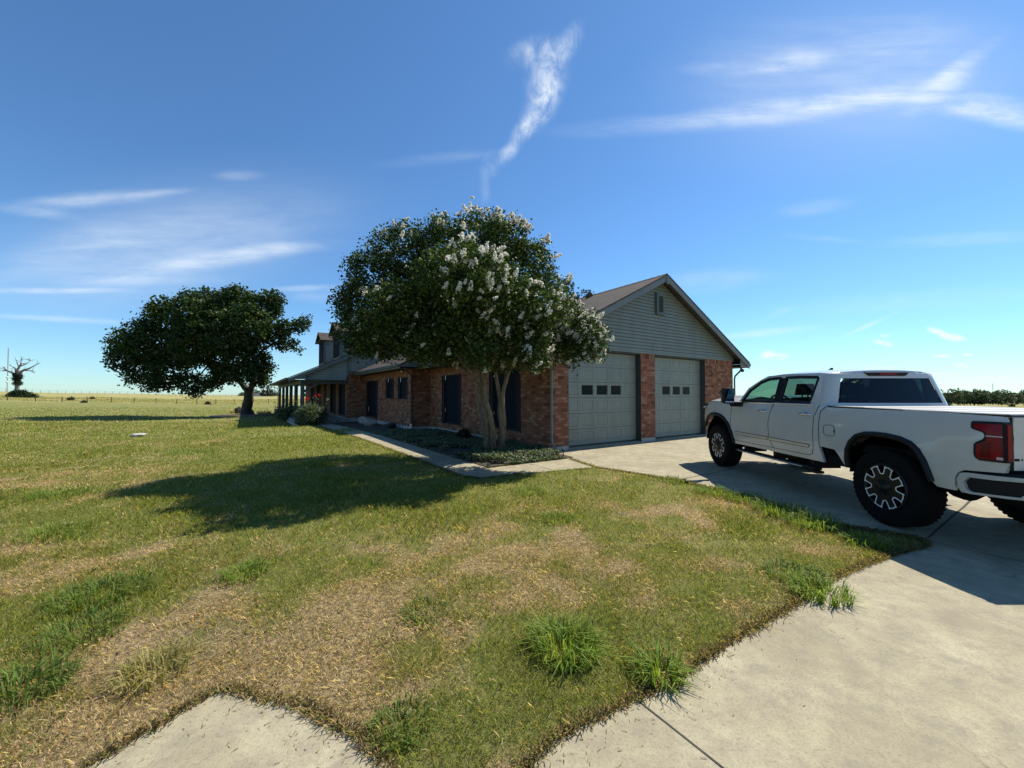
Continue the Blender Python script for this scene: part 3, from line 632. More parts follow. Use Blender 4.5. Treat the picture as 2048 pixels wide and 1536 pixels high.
# ------------------------------------------------------------------ the pickup truck (x right, y forward, z up; origin under the rear axle)
def carpaint():
    m, nt, b = newmat('white_car_paint'); b.inputs['Specular IOR Level'].default_value = .5; b.inputs['Base Color'].default_value = (.45, .45, .45, 1); b.inputs['Roughness'].default_value = .38
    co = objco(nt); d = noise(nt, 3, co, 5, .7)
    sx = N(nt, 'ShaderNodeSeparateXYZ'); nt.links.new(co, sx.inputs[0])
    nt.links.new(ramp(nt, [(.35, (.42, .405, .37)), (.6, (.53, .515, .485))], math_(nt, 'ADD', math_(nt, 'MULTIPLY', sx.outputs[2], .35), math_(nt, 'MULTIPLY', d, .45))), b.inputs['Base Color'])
    b.inputs['Coat Weight'].default_value = .9; b.inputs['Coat Roughness'].default_value = .03; b.inputs['Metallic'].default_value = .0
    return m
T = dict(paint=carpaint(), black=plain('black_trim_plastic', (.010, .0105, .012), .55, .15, 8, spec=.25), tyre=plain('tyre_rubber', (.008, .008, .008), .9, .25, 20, .2, 80, spec=.1),
         rim=plain('gloss_black_wheel', (.006, .006, .007), .35, .1, spec=.3), edge=plain('milled_edge', (.75, .75, .75), .35, .05, metal=.2), chrome=plain('chrome', (.75, .75, .75), .12, .03, metal=1),
         red=plain('tail_lamp_red', (.20, .002, .006), .25, .1, 12, spec=.25), red_dark=plain('tail_lamp_deep_red', (.10, .001, .004), .25, .1, 12, spec=.25), clear=plain('lamp_clear', (.5, .42, .42), .15), well=plain('wheel_well_liner', (.004, .004, .004), 1, spec=.0), under=plain('underbody', (.01, .01, .01), .8, .3, spec=.1),
         glass=glassmat('tinted_side_glass', (.22, .40, .32)), glassr=glassmat('dark_privacy_glass', (.13, .22, .20), ior=1.38), glassf=glassmat('windscreen_glass', (.62, .72, .68)), seat=plain('dark_seat', (.02, .02, .024), .7), cover=plain('tonneau_vinyl', (.30, .30, .295), .45, .1, 4), silver=plain('silver_step', (.5, .5, .5), .4, .1, metal=.6), mirror=plain('mirror_glass', (.5, .55, .6), .03, .02, metal=1),
         lens=plain('headlight_lens', (.5, .52, .55), .1, coat=1))
truck = thing('pickup_truck', 'white crew-cab pickup truck parked on the driveway, black wheels with white-edged spokes', 'pickup truck', (5.63, 4.89, 0.002), R(-.4))
HWZ = [.4, .59, .70, .85, 1.05, 1.25, 1.38, 1.43, 1.46]; HWX = [.96, .972, .982, .992, 1.0, .992, .972, .955, .93]
def hw(y, z):
    w = np.interp(z, HWZ, HWX)
    if y > 4.15: w -= .075 * ((y - 4.15) / .6) ** 2
    if y < -.95: w -= .05 * ((-.95 - y) / .3) ** 2
    for yc in (0.0, 3.97):                      # flared arches
        d = math.hypot(y - yc, z - .47); w += .022 * math.exp(-((d - .66) / .13) ** 2) * (z > .5)
    return w
def upw(y, z): return float(np.interp(z, [1.44, 1.96], [.94, .79]))
def refine(poly, step):
    o = []
    for i in range(len(poly)):
        a = Vector(poly[i]); b = Vector(poly[(i + 1) % len(poly)]); n = max(1, int(round((b - a).length / step)))
        o += [a.lerp(b, k / n) for k in range(n)]
    return o
def side_panel(mb, poly, side, W=hw, holes=(), off=0.0, th=.035, m=0, step=.09):
    loops = [refine(poly, step)] + [refine(h, step) for h in holes]
    pts = [p for l in loops for p in l]; ed = []; k = 0
    for l in loops: ed += [(k + i, k + (i + 1) % len(l)) for i in range(len(l))]; k += len(l)
    xs = [p.x for p in loops[0]]; ys = [p.y for p in loops[0]]
    gx, gy = np.meshgrid(np.arange(min(xs) + step / 2, max(xs), step), np.arange(min(ys) + step / 2, max(ys), step)); gx, gy = gx.ravel(), gy.ravel()
    P0_ = [tuple(p) for p in loops[0]]; ok = inpoly(gx, gy, P0_) & (pdist(gx, gy, P0_) > step * .4)
    for l in loops[1:]:
        q = [tuple(p) for p in l]; ok &= ~inpoly(gx, gy, q) & (pdist(gx, gy, q) > step * .4)
    allp = pts + [Vector((a, b)) for a, b in zip(gx[ok], gy[ok])]
    r = delaunay_2d_cdt(allp, ed, [], 0, 1e-6)
    cx = np.array([sum(r[0][i].x for i in f) / 3 for f in r[2]]); cy = np.array([sum(r[0][i].y for i in f) / 3 for f in r[2]])
    ok = inpoly(cx, cy, P0_)
    for l in loops[1:]: ok &= ~inpoly(cx, cy, [tuple(p) for p in l])
    X = lambda p, d=0: (side * (W(p.x, p.y) + off - d), p.x, p.y)
    mb.add([X(p) for p in r[0]], [f if side > 0 else f[::-1] for f, q in zip(r[2], ok) if q], m, True)
    for l in loops:
        n = len(l); mb.add([X(p) for p in l] + [X(p, th) for p in l], [(i, (i + 1) % n, (i + 1) % n + n, i + n) for i in range(n)], m)
    return mb
ARCF = [(3.35, .60), (3.42, .80), (3.54, .98), (3.70, 1.09), (3.88, 1.15), (4.08, 1.17), (4.28, 1.15), (4.46, 1.08), (4.58, .97), (4.645, .86)]
ARCR = [(.55, .612), (.552, .74), (.53, .86), (.47, .97), (.37, 1.06), (.25, 1.10), (.1, 1.112), (-.05, 1.11), (-.22, 1.09), (-.34, 1.05), (-.42, .985), (-.48, .88), (-.525, .74), (-.545, .66)]
FEND = [(3.335, .63)] + [(3.37, .63)] + ARCF[1:] + [(4.76, .86), (4.80, 1.0), (4.79, 1.15), (4.74, 1.28), (4.66, 1.36), (4.52, 1.425), (4.3, 1.455), (3.7, 1.458), (3.32, 1.458), (3.468, 1.44), (3.472, 1.1), (3.45, .9), (3.39, .74)]
ROCK = [(3.33, .59), (3.33, .655), (2.2, .657), (1.28, .664), (1.21, .694), (1.18, .80), (1.172, 1.05), (1.158, 1.27), (1.105, 1.40), (1.08, 1.455), (.96, 1.455), (1.045, 1.37), (1.068, 1.13), (1.065, .83), (1.01, .67), (1.0, .62), (1.0, .60)]
BEDS = [(.945, 1.44), (1.033, 1.365), (1.055, 1.13), (1.052, .835), (.777, .823), (.695, .753), (.635, .675), (.588, .611)] + ARCR + [(-.595, .617), (-.755, .615), (-.762, .70), (-.768, .76), (-.80, .815), (-.86, .845), (-1.17, .875), (-1.20, 1.0), (-1.205, 1.30), (-1.19, 1.405), (-.677, 1.425), (.3, 1.438)]
mb = MB()
for sd in (-1, 1):
    side_panel(mb, FEND, sd); side_panel(mb, ROCK, sd)
# hood, cowl and nose
hy = [3.25, 3.45, 3.7, 4.0, 4.25, 4.45, 4.58, 4.68, 4.75, 4.79]
hz_ = [1.535, 1.55, 1.56, 1.56, 1.55, 1.53, 1.50, 1.45, 1.38, 1.30]
grid = []
for y, z in zip(hy, hz_):
    w = hw(min(y, 4.79), 1.44) - .0; e = 1.455 - max(0, y - 4.3) ** 2 * .4; row = []
    for u in np.linspace(-1, 1, 25):
        a = abs(u); zz = e + (z - e) * (1 - a ** 6) + .03 * math.exp(-((a - .5) / .12) ** 2) * (y < 4.6); row.append((u * w, y + .06 * (1 - a * a) * (y > 4.4), zz))
    grid.append(row)
mb.sheet(grid)
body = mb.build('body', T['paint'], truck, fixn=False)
# pick-up box
mb = MB()
for sd in (-1, 1): side_panel(mb, BEDS, sd)
mb.box(-.93, .93, .90, .945, .85, 1.43); 
bed = mb.build('cargo_bed', T['paint'], truck, fixn=False)
for sd in (-1, 1):
    mb = MB(); mb.tube([(sd * (hw(y, 1.43) - .01), y, 1.432 - .017 * (.9 - y) / 2.1) for y in np.linspace(.93, -1.19, 12)], .012, 8); mb.build('rail_cap', T['black'], bed)
fl_ = refine([(.968, 1.13), (.93, 1.165), (.80, 1.168), (.762, 1.13), (.76, 1.05), (.78, 1.013), (.93, 1.010), (.965, 1.045)], .03)
mb = MB(); mb.tube([(-hw(p.x, p.y) - .001, p.x, p.y) for p in fl_] + [(-hw(fl_[0].x, fl_[0].y) - .001, fl_[0].x, fl_[0].y)], .0035, 5); mb.box(-1.008, -.99, .757, .772, 1.07, 1.10); mb.build('fuel_door', T['black'], bed)
# doors
FD = [(3.24, 1.44), (2.15, 1.44), (2.215, 1.25), (2.25, 1.10), (2.245, .85), (2.19, .715), (2.13, .664), (3.31, .662), (3.383, .742), (3.443, .905), (3.464, 1.1), (3.460, 1.42)]
RD = [(2.138, 1.44), (1.10, 1.44), (1.112, 1.395), (1.164, 1.27), (1.178, 1.05), (1.186, .80), (1.216, .698), (1.285, .670), (2.12, .664), (2.178, .718), (2.237, .85), (2.242, 1.1), (2.206, 1.25)]
for nm, pl, ml in (('front', FD, ((3.32, .84), (3.27, .79), (2.262, .79), (2.265, .835))), ('rear', RD, ((2.23, .835), (2.228, .79), (1.29, .786), (1.245, .828)))):
    for sd in (-1, 1):
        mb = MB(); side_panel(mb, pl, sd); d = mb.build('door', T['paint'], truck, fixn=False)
        mb = MB(); side_panel(mb, list(ml), sd, off=.012, th=.02); mb.build('side_moulding', T['silver'], d, fixn=False)
        mb = MB(); side_panel(mb, [(ml[0][0], ml[0][1] + .008), (ml[1][0] + .01, ml[1][1] - .008), (ml[2][0], ml[2][1] - .008), (ml[3][0], ml[3][1] + .008)], sd, off=.006, th=.02); mb.build('moulding_edge', T['black'], d, fixn=False)
        y0 = 2.27 if nm == 'front' else 1.21; mb = MB(); xx = sd * (hw(y0, 1.3))
        mb.tube([(xx * 1.0, y0, 1.296), (xx * 1.028, y0 + .03, 1.298), (xx * 1.03, y0 + .22, 1.302), (xx * 1.0, y0 + .26, 1.302)], [.012, .017, .017, .012], 8); mb.build('handle', T['chrome'], d)
        mb = MB(); mb.add([(xx * 1.002, y0 + .12 + .075 * math.cos(a), 1.292 + .035 * math.sin(a)) for a in np.linspace(0, 2 * math.pi, 17)[:-1]], [tuple(range(16))]); mb.build('handle_recess', T['black'], d)
for sd in (-1, 1):
    for nm, ln in (('door_seam', [(3.468, 1.43), (3.470, 1.1), (3.448, .903), (3.387, .742), (3.318, .659)]), ('door_seam', [(2.144, 1.44), (2.211, 1.25), (2.247, 1.10), (2.242, .85), (2.185, .716), (2.125, .661)]), ('door_seam', [(1.102, 1.44), (1.108, 1.395), (1.161, 1.27), (1.175, 1.05), (1.183, .80), (1.213, .696), (1.283, .667), (2.12, .660), (3.31, .658)]), ('bed_seam', [(.952, 1.44), (1.040, 1.366), (1.061, 1.13), (1.058, .835)])):
        mb = MB(); q = [Vector(ln[0])]
        for a, b in zip(ln[:-1], ln[1:]): q += [Vector(a).lerp(Vector(b), k / 6) for k in range(1, 7)]
        mb.tube([(sd * (hw(p.x, p.y) - .001), p.x, p.y) for p in q], .0052, 5); mb.build(nm, T['black'], truck)
# cab above the belt
GH = [(3.31, 1.44), (3.24, 1.50), (3.06, 1.735), (2.72, 1.895), (2.50, 1.955), (2.1, 1.972), (1.70, 1.966), (1.30, 1.953), (1.20, 1.945), (1.185, 1.85), (1.135, 1.60), (1.10, 1.44)]
HOLE = [(3.16, 1.472), (3.12, 1.53), (3.0, 1.68), (2.72, 1.835), (2.50, 1.895), (2.1, 1.915), (1.70, 1.91), (1.30, 1.892), (1.265, 1.86), (1.31, 1.48), (1.34, 1.472)]
RW = [(2.03, 1.478), (2.02, 1.905), (1.70, 1.905), (1.305, 1.886), (1.275, 1.855), (1.32, 1.48)]
FW = [(3.15, 1.478), (3.11, 1.535), (2.99, 1.683), (2.71, 1.838), (2.49, 1.895), (2.17, 1.908), (2.16, 1.478)]
mb = MB()
for sd in (-1, 1): side_panel(mb, GH, sd, upw, [HOLE], .0, .03, 0, .06)
# roof skin
ry = [2.62, 2.5, 2.3, 2.1, 1.8, 1.5, 1.32, 1.25, 1.08]; grid = []
for y in ry:
    zz = float(np.interp(y, [1.13, 1.20, 1.7, 2.1, 2.5, 2.72], [1.945, 1.952, 1.966, 1.972, 1.955, 1.895])); w = upw(y, zz)
    grid.append([(u * w, y if y > 1.1 else 1.04 + .16 * abs(u) ** 6, zz + .065 * (1 - abs(u) ** 2.6) - (.03 if y < 1.15 else 0) * (1 - abs(u) ** 4)) for u in np.linspace(-1, 1, 21)])
mb.sheet(grid)
# back of the cab: rounded corners and a frame round the glass
ybk = lambda z: .95 + (z - 1.44) * .20
RC = .15
def backrow(z):
    wf = upw(0, z); yb = ybk(z); o = []
    arc = [(wf - RC + RC * math.sin(a), yb + RC - RC * math.cos(a)) for a in np.linspace(math.pi / 2, 0, 7)]
    o += [(-x, y, z) for x, y in arc]
    o += [(x * (wf - RC), yb - .03 * (1 - x * x), z) for x in np.linspace(-1, 1, 9)[1:-1]]
    o += [(x, y, z) for x, y in arc[::-1]]
    return o
zs = [1.38, 1.488, 1.6, 1.75, 1.858, 1.925]; rows = [backrow(z) for z in zs]; nA, nF = 7, 7
top = []
for x, y, z in rows[-1]:
    w = upw(1.08, 1.945); u = max(-1, min(1, x / (upw(0, 1.925)))); top.append((u * w, 1.04 + .16 * abs(u) ** 6, 1.945 + .065 * (1 - abs(u) ** 2.6) - .03 * (1 - abs(u) ** 4)))
rows.append(top)
mb.sheet([r[:nA] for r in rows]); mb.sheet([r[-nA:] for r in rows])
for i, j in ((0, 1), (4, 5), (5, 6)): mb.sheet([rows[i][nA - 1:nA + nF + 1], rows[j][nA - 1:nA + nF + 1]])
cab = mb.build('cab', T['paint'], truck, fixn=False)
mb = MB(); mb.sheet([[(x * (upw(0, z) - RC - .03), ybk(z) - .03 * (1 - x * x) + .006, z) for x in np.linspace(-1, 1, 13)] for z in (1.478, 1.6, 1.75, 1.868)]); mb.build('rear_window', T['glassr'], truck, fixn=False)
mb = MB(); mb.sheet([[(x * (upw(0, z) - RC - .04), ybk(z) - .03 * (1 - x * x) + .001, z) for x in np.linspace(-1, 1, 13)] for z in (1.484, 1.500)]); mb.sheet([[(x * (upw(0, z) - RC - .04), ybk(z) - .03 * (1 - x * x) + .001, z) for x in np.linspace(-1, 1, 13)] for z in (1.842, 1.862)]); mb.build('window_seal', T['black'], truck, fixn=False)
mb = MB(); mb.prism([(-.33, 1.950), (.33, 1.950), (.27, 1.892), (-.27, 1.892)], 0.995, 1.06); br_ = mb.build('brake_light', T['black'], truck, .006)
mb = MB(); mb.box(-.13, .13, .985, 1.0, 1.905, 1.935); mb.build('lens', T['red'], br_)
mb = MB(); mb.prism([(2.16, 2.02), (2.02, 2.02), (2.02, 2.085)], -.02, .02, axis='x'); mb.build('antenna', T['black'], truck, .006)
for sd in (-1, 1):
    for nm, pl, mt in (('side_window', FW, 'glass'), ('side_window', RW, 'glassr')):
        mb = MB(); side_panel(mb, pl, sd, upw, [], -.012, .004, 0, .15); w = mb.build(nm, T[mt], truck, fixn=False)
        mb = MB(); l = refine(pl, .1); l.append(l[0]); mb.tube([(sd * (upw(0, p.y) - .012), p.x, p.y) for p in l], .028, 6); mb.build('seal', T['black'], w)
    mb = MB(); side_panel(mb, [(2.02, 1.472), (2.02, 1.91), (2.18, 1.91), (2.17, 1.472)], sd, upw, [], -.004, .02); mb.build('centre_pillar', T['black'], truck, fixn=False)
    mb = MB(); mb.tube([(sd * (upw(0, 1.45) + .012), y, 1.452) for y in (3.2, 2.6, 2.0, 1.4, 1.2)], .013, 6); mb.build('belt_strip', T['chrome'], truck)
grid = []
for k in np.linspace(0, 1, 9):
    y = 3.30 - .68 * k; z = float(np.interp(k, [0, .3, .62, .85, 1], [1.50, 1.68, 1.83, 1.92, 1.965])); w = upw(0, z) - .04
    grid.append([(u * w, y + .16 * (1 - u * u) * (1 - k * .6), z + .03 * (1 - u * u) * k) for u in np.linspace(-1, 1, 15)])
mb = MB(); mb.sheet(grid); mb.build('windscreen', T['glassf'], truck, fixn=False)
# tail: tailgate, lamps, bumper
yt = -1.215
mb = MB(); mb.box(-.93, .93, yt, yt + .06, .905, 1.405); mb.box(-.93, .93, yt - .008, yt, 1.36, 1.403); tg = mb.build('tailgate', T['paint'], truck, .012)
mb = MB(); mb.box(-.94, .94, yt + .0, yt + .9, 1.405, 1.418); mb.build('tailgate_cap', T['black'], tg)
mb = MB(); mb.box(-.936, -.93, yt + .004, yt + .03, .9, 1.4); mb.build('panel_gap', T['black'], tg)
GL = dict(C=[((1, 1), (0, 1), (0, 0), (1, 0))], H=[((0, 0), (0, 1)), ((1, 0), (1, 1)), ((0, .5), (1, .5))], E=[((1, 1), (0, 1), (0, 0), (1, 0)), ((0, .5), (.9, .5))], V=[((0, 1), (.5, 0), (1, 1))], R=[((0, 0), (0, 1), (1, 1), (1, .5), (0, .5)), ((.5, .5), (1, 0))], O=[((0, 0), (0, 1), (1, 1), (1, 0), (0, 0))], L=[((0, 1), (0, 0), (1, 0))], T=[((0, 1), (1, 1)), ((.5, 1), (.5, 0))], S=[((1, 1), (0, 1), (0, .5), (1, .5), (1, 0), (0, 0))], I=[((.5, 0), (.5, 1))], A=[((0, 0), (0, .7), (.3, 1), (.7, 1), (1, .7), (1, 0)), ((0, .4), (1, .4))], D=[((0, 0), (0, 1), (.7, 1), (1, .7), (1, .3), (.7, 0), (0, 0))])
def lettering(mb, txt, x0, x1, z0, h, y, w, fill=.72):
    p = (x1 - x0) / len(txt)
    for i, ch in enumerate(txt):
        for st in GL[ch]:
            q = [(x0 + p * (i + .5 * (1 - fill)) + a * p * fill, z0 + b * h) for a, b in st]
            for a, b in zip(q[:-1], q[1:]):
                d = Vector((b[0] - a[0], b[1] - a[1])).normalized(); n = Vector((-d.y, d.x)) * w; d = d * w
                mb.prism([(a[0] - d.x + n.x, a[1] - d.y + n.y), (b[0] + d.x + n.x, b[1] + d.y + n.y), (b[0] + d.x - n.x, b[1] + d.y - n.y), (a[0] - d.x - n.x, a[1] - d.y - n.y)], y - .003, y + .002)
mb = MB(); lettering(mb, 'CHEVROLET', -.845, .845, 1.185, .036, yt, .012); le = mb.build('tailgate_lettering', T['black'], tg)
mb = MB(); lettering(mb, 'CHEVROLET', -.845, .845, 1.185, .036, yt - .003, .0055); mb.build('letter_face', T['paint'], le)
mb = MB(); lettering(mb, 'SILVERADO', -.93, -.50, .998, .016, yt, .0042, .74); mb.build('name_lettering', T['black'], tg)
LAMP = [(-.925, 1.335), (-.935, 1.352), (-1.0, 1.354), (-1.21, 1.356), (-1.215, 1.2), (-1.205, .972), (-1.10, .968), (-1.0, .968), (-.965, .99), (-.955, 1.03), (-.957, 1.12), (-.975, 1.145), (-1.03, 1.18), (-1.042, 1.20), (-1.042, 1.225), (-1.03, 1.245), (-.95, 1.27), (-.928, 1.285)]
LIN1 = [(-.955, 1.328), (-1.195, 1.334), (-1.195, 1.218), (-1.065, 1.218), (-1.055, 1.25), (-.955, 1.288)]; LIN2 = [(-1.065, 1.205), (-1.19, 1.205), (-1.19, .99), (-.995, .988), (-.982, 1.01), (-.984, 1.12), (-1.06, 1.168)]
for sd in (-1, 1):
    mb = MB(); side_panel(mb, LAMP, sd, off=.010, th=.05, step=.05); mb.box(*sorted((sd * .945, sd * .995)), yt + .001, yt + .03, .975, 1.35); tl = mb.build('tail_lamp', T['black'], truck, fixn=False)
    q = MB(); q.box(*sorted((sd * .949, sd * .99)), yt - .005, yt + .001, .995, 1.33); q.build('lens', T['red'], tl)
    for nm, pl, mt in (('lens', LIN1, 'red'), ('lens', LIN2, 'red'), ('lens', [(-1.06, 1.219), (-1.19, 1.219), (-1.19, 1.209), (-1.06, 1.209)], 'clear'), ('lens', [(-1.135, 1.02), (-1.185, 1.02), (-1.185, .995), (-1.135, .995)], 'clear'), ('lens', [(-1.02, 1.15), (-1.09, 1.15), (-1.09, 1.0), (-1.02, 1.0)], 'red_dark')):
        mb = MB(); side_panel(mb, pl, sd, off=.016 if mt == 'red' else .019, th=.02, step=.05); mb.build(nm, T[mt], tl, fixn=False)
BUMP = [(-.778, .74), (-.81, .806), (-.87, .822), (-1.1, .835), (-1.40, .862), (-1.42, .80), (-1.41, .67), (-1.2, .64), (-.9, .612), (-.82, .612), (-.79, .65)]
POCK = [(-.838, .726), (-.885, .778), (-1.1, .792), (-1.355, .822), (-1.36, .75), (-1.29, .674), (-1.1, .652), (-.905, .634), (-.86, .655)]
mb = MB()
bw = lambda y, z: .985 - .02 * max(0, (-1.0 - y)) - .06 * sst(-1.34, -1.43, y)
for sd in (-1, 1): side_panel(mb, BUMP, sd, bw, [POCK], 0, .06, 0, .07)
mb.prism([(-1.40, .855), (-1.425, .80), (-1.415, .67), (-1.33, .66), (-1.30, .84)], -.93, .93, axis='x')
bp = mb.build('rear_bumper', T['paint'], truck, fixn=False)
for sd in (-1, 1):
    mb = MB(); side_panel(mb, POCK, sd, bw, [], -.03, .03, 0, .1); mb.build('step_pocket', T['black'], bp, fixn=False)
mb = MB(); mb.hexa([(-.965, -.86, .815), (.965, -.86, .815), (.93, -1.39, .85), (-.93, -1.39, .85)], [(-.95, -.86, .85), (.95, -.86, .85), (.915, -1.38, .883), (-.915, -1.38, .883)]); mb.build('step_pad', T['black'], bp)
mb = MB()
for k in range(4): mb.box(-.92, .92, .88 - k * .52 - .515, .88 - k * .52, 1.425 - .0045 * k, 1.447 - .0045 * k)
mb.build('bed_cover', T['cover'], truck, .006)
# wheel wells, underbody
for yc, rr in ((0.0, .66), (3.97, .68)):
    for sd in (-1, 1):
        mb = MB(); A = np.linspace(.12, math.pi - .12, 15); g = [[(sd * x, yc + rr * math.cos(a) * (.86 if yc == 0 else .94), .47 + rr * .98 * math.sin(a)) for a in A] for x in (.965, .45)]
        mb.sheet(g); mb.add([g[1][i] for i in range(len(A))], [tuple(range(len(A)))]); mb.build('wheel_well', T['well'], truck, fixn=False)
for sd in (-1, 1):   # black moulding round each arch
    for arc in (ARCF, ARCR):
        mb = MB(); mb.tube([(sd * (hw(y, z) + .0), y, z) for y, z in arc], .034, 8); mb.build('arch_moulding', T['black'], truck)
mb = MB(); mb.box(-.42, -.32, -1.3, 4.5, .56, .72); mb.box(.32, .42, -1.3, 4.5, .56, .72); mb.box(-.90, .90, 1.0, 3.3, .60, .70); mb.box(-.88, .88, -1.15, .55, .84, .95)
mb.tube([(-.8, 0, .47), (.8, 0, .47)], .055, 10); mb.tube([(-.8, 3.97, .47), (.8, 3.97, .47)], .05, 10); mb.lathe([(0, -.2), (.12, -.14), (.17, 0), (.12, .14), (0, .2)], 'x', 14, (.0, 0, .47)); mb.lathe([(0, -.16), (.13, 0), (0, .16)], 'x', 12, (.25, 3.97, .47))
mb.box(-.3, .3, -1.3, -1.05, .56, .70); mb.box(-.35, .35, 2.2, 3.2, .45, .6); mb.box(-.75, -.45, .75, .98, .55, .83); mb.lathe([(.1, -.10), (.33, -.12), (.40, -.06), (.40, .06), (.33, .12), (.1, .10)], 'z', 24, (-.15, -.80, .60)); mb.tube([(.5, 1.2, .5), (.5, -.5, .52), (.65, -1.0, .55), (.82, -1.1, .55)], .04, 8)
mb.box(-.93, -.5, .56, 1.0, .60, .72); mb.box(.5, .93, .56, 1.0, .60, .72)
mb.build('underbody', T['under'], truck)
mb = MB(); mb.box(-.88, .88, 1.10, 3.3, .70, .76); mb.box(-.88, .88, 1.06, 1.1, .7, 1.42); mb.box(-.90, .90, 3.22, 3.28, .70, 1.42); mb.box(-.93, -.90, 1.1, 3.3, .68, 1.43); mb.box(.90, .93, 1.1, 3.3, .68, 1.43)
mb.build('cabin_shell', T['seat'], truck)
def seat(x0, x1, y, name='seat'):
    mb = MB(); mb.hexa([(x0, y, .8), (x1, y, .8), (x1, y + .14, .8), (x0, y + .14, .8)], [(x0 + .06, y - .18, 1.56), (x1 - .06, y - .18, 1.56), (x1 - .06, y - .08, 1.56), (x0 + .06, y - .08, 1.56)]); mb.box(x0, x1, y + .1, y + .55, .8, 1.02)
    c = (x0 + x1) / 2; mb.hexa([(c - .15, y - .2, 1.60), (c + .15, y - .2, 1.60), (c + .15, y - .08, 1.60), (c - .15, y - .08, 1.60)], [(c - .12, y - .2, 1.80), (c + .12, y - .2, 1.80), (c + .12, y - .1, 1.80), (c - .12, y - .1, 1.80)]); mb.box(c - .06, c - .04, y - .15, y - .13, 1.55, 1.62); mb.box(c + .04, c + .06, y - .15, y - .13, 1.55, 1.62)
    mb.build(name, T['seat'], truck, .03)
seat(-.70, -.18, 2.22); seat(.18, .70, 2.22); seat(-.75, -.1, 1.42); seat(.1, .75, 1.42)
mb = MB(); mb.hexa([(-.85, 2.85, 1.2), (.85, 2.85, 1.2), (.85, 3.25, 1.2), (-.85, 3.25, 1.2)], [(-.8, 2.95, 1.46), (.8, 2.95, 1.46), (.8, 3.25, 1.47), (-.8, 3.25, 1.47)]); mb.build('dashboard', T['seat'], truck, .02)
mb = MB(); c = Vector((-.42, 2.72, 1.45)); ax = Vector((0, -.82, .57)); u = Vector((1, 0, 0)); v_ = ax.cross(u)
mb.tube([c + (u * math.cos(a) + v_ * math.sin(a)) * .19 for a in np.linspace(0, 2 * math.pi, 25)], .02, 6, cap=False); mb.tube([c + u * -.18, c, c + u * .18], .022, 6); mb.tube([c, c + Vector((0, .25, -.18))], .03, 6); mb.build('steering_wheel', T['black'], truck)
# wheels
def wheel(x, y, sd):
    zc = .468; w = empty('wheel', (x, y, zc), 0, truck)
    mb = MB(); Rt = .468; prof = [(.285, -.135), (.33, -.155), (.40, -.158), (.445, -.145), (Rt - .008, -.115), (Rt - .004, 0), (Rt - .008, .115), (.445, .145), (.40, .158), (.33, .155), (.285, .135)]
    mb.lathe(prof, 'x', 48)
    for k in range(48):
        a = 2 * math.pi * k / 48
        for s_, o in ((-1, 0), (1, .5)):
            aa = a + o * 2 * math.pi / 48; c_, n_ = math.cos(aa), math.sin(aa); t_ = (-n_, c_)
            for (xa, xb, da, db) in ((.02, .085, -.012, .012), (.09, .138, 0.0, .01)):
                r0, r1 = (Rt - .012, Rt) if xb < .1 else (.440, Rt - .007)
                q = []
                for rr in (r0, r1):
                    for xx, dd in ((xa, da - .013), (xb, db - .013), (xb, db + .013), (xa, da + .013)): q.append((s_ * xx * (1 if rr == r1 or xb < .1 else 1.04), rr * c_ + dd * t_[0], rr * n_ + dd * t_[1]))
                mb.hexa(q[:4], q[4:])
    mb.build('tyre', T['tyre'], w)
    mb = MB(); mb.lathe([(.287, .13), (.292, .13), (.29, .145), (.262, .15), (.262, .10), (.25, .0), (.25, -.13), (.287, -.135)], 'x', 40)
    if sd < 0: mb.v = [(-a, b, c) for a, b, c in mb.v]
    nsp = 8; g = []
    for k in range(nsp):
        a0 = 2 * math.pi * (k + .38) / nsp
        for r_, da in ((.172, -.305), (.259, -.205), (.264, 0), (.259, .205), (.172, .305), (.168, .392)): g.append((a0 + da, r_))
    gp = [(r_ * math.cos(a), r_ * math.sin(a)) for a, r_ in g]; xo = sd * .153
    mb.prism(gp, xo - sd * .07, xo, axis='x')
    mb.lathe([(0, sd * .178), (.06, sd * .175), (.075, sd * .158), (.10, sd * .154)], 'x', 20)
    for k in range(8):
        a = 2 * math.pi * k / 8; mb.lathe([(0, sd * .170), (.012, sd * .167), (.013, sd * .15)], 'x', 8, (0, .088 * math.cos(a), .088 * math.sin(a)))
    mb.lathe([(.0, -sd * .06), (.17, -sd * .05), (.17, -sd * .03)], 'x', 24)
    mb.build('rim', T['rim'], w)
    mb = MB(); n = len(gp); wd = .0135
    for i in range(n):
        a, b = Vector(gp[i]), Vector(gp[(i + 1) % n]); d = (b - a).normalized(); nn = Vector((-d.y, d.x)) * wd; a = a - d * wd * .4; b = b + d * wd * .4
        mb.prism([tuple(a + nn * .1), tuple(b + nn * .1), tuple(b + nn), tuple(a + nn)], xo + sd * .0005, xo + sd * .004 + sd * .0004 * (i % 2), axis='x')
    mb.build('spoke_edge', T['edge'], w)
for y in (0.0, 3.97):
    wheel(-.87, y, -1); wheel(.87, y, 1)
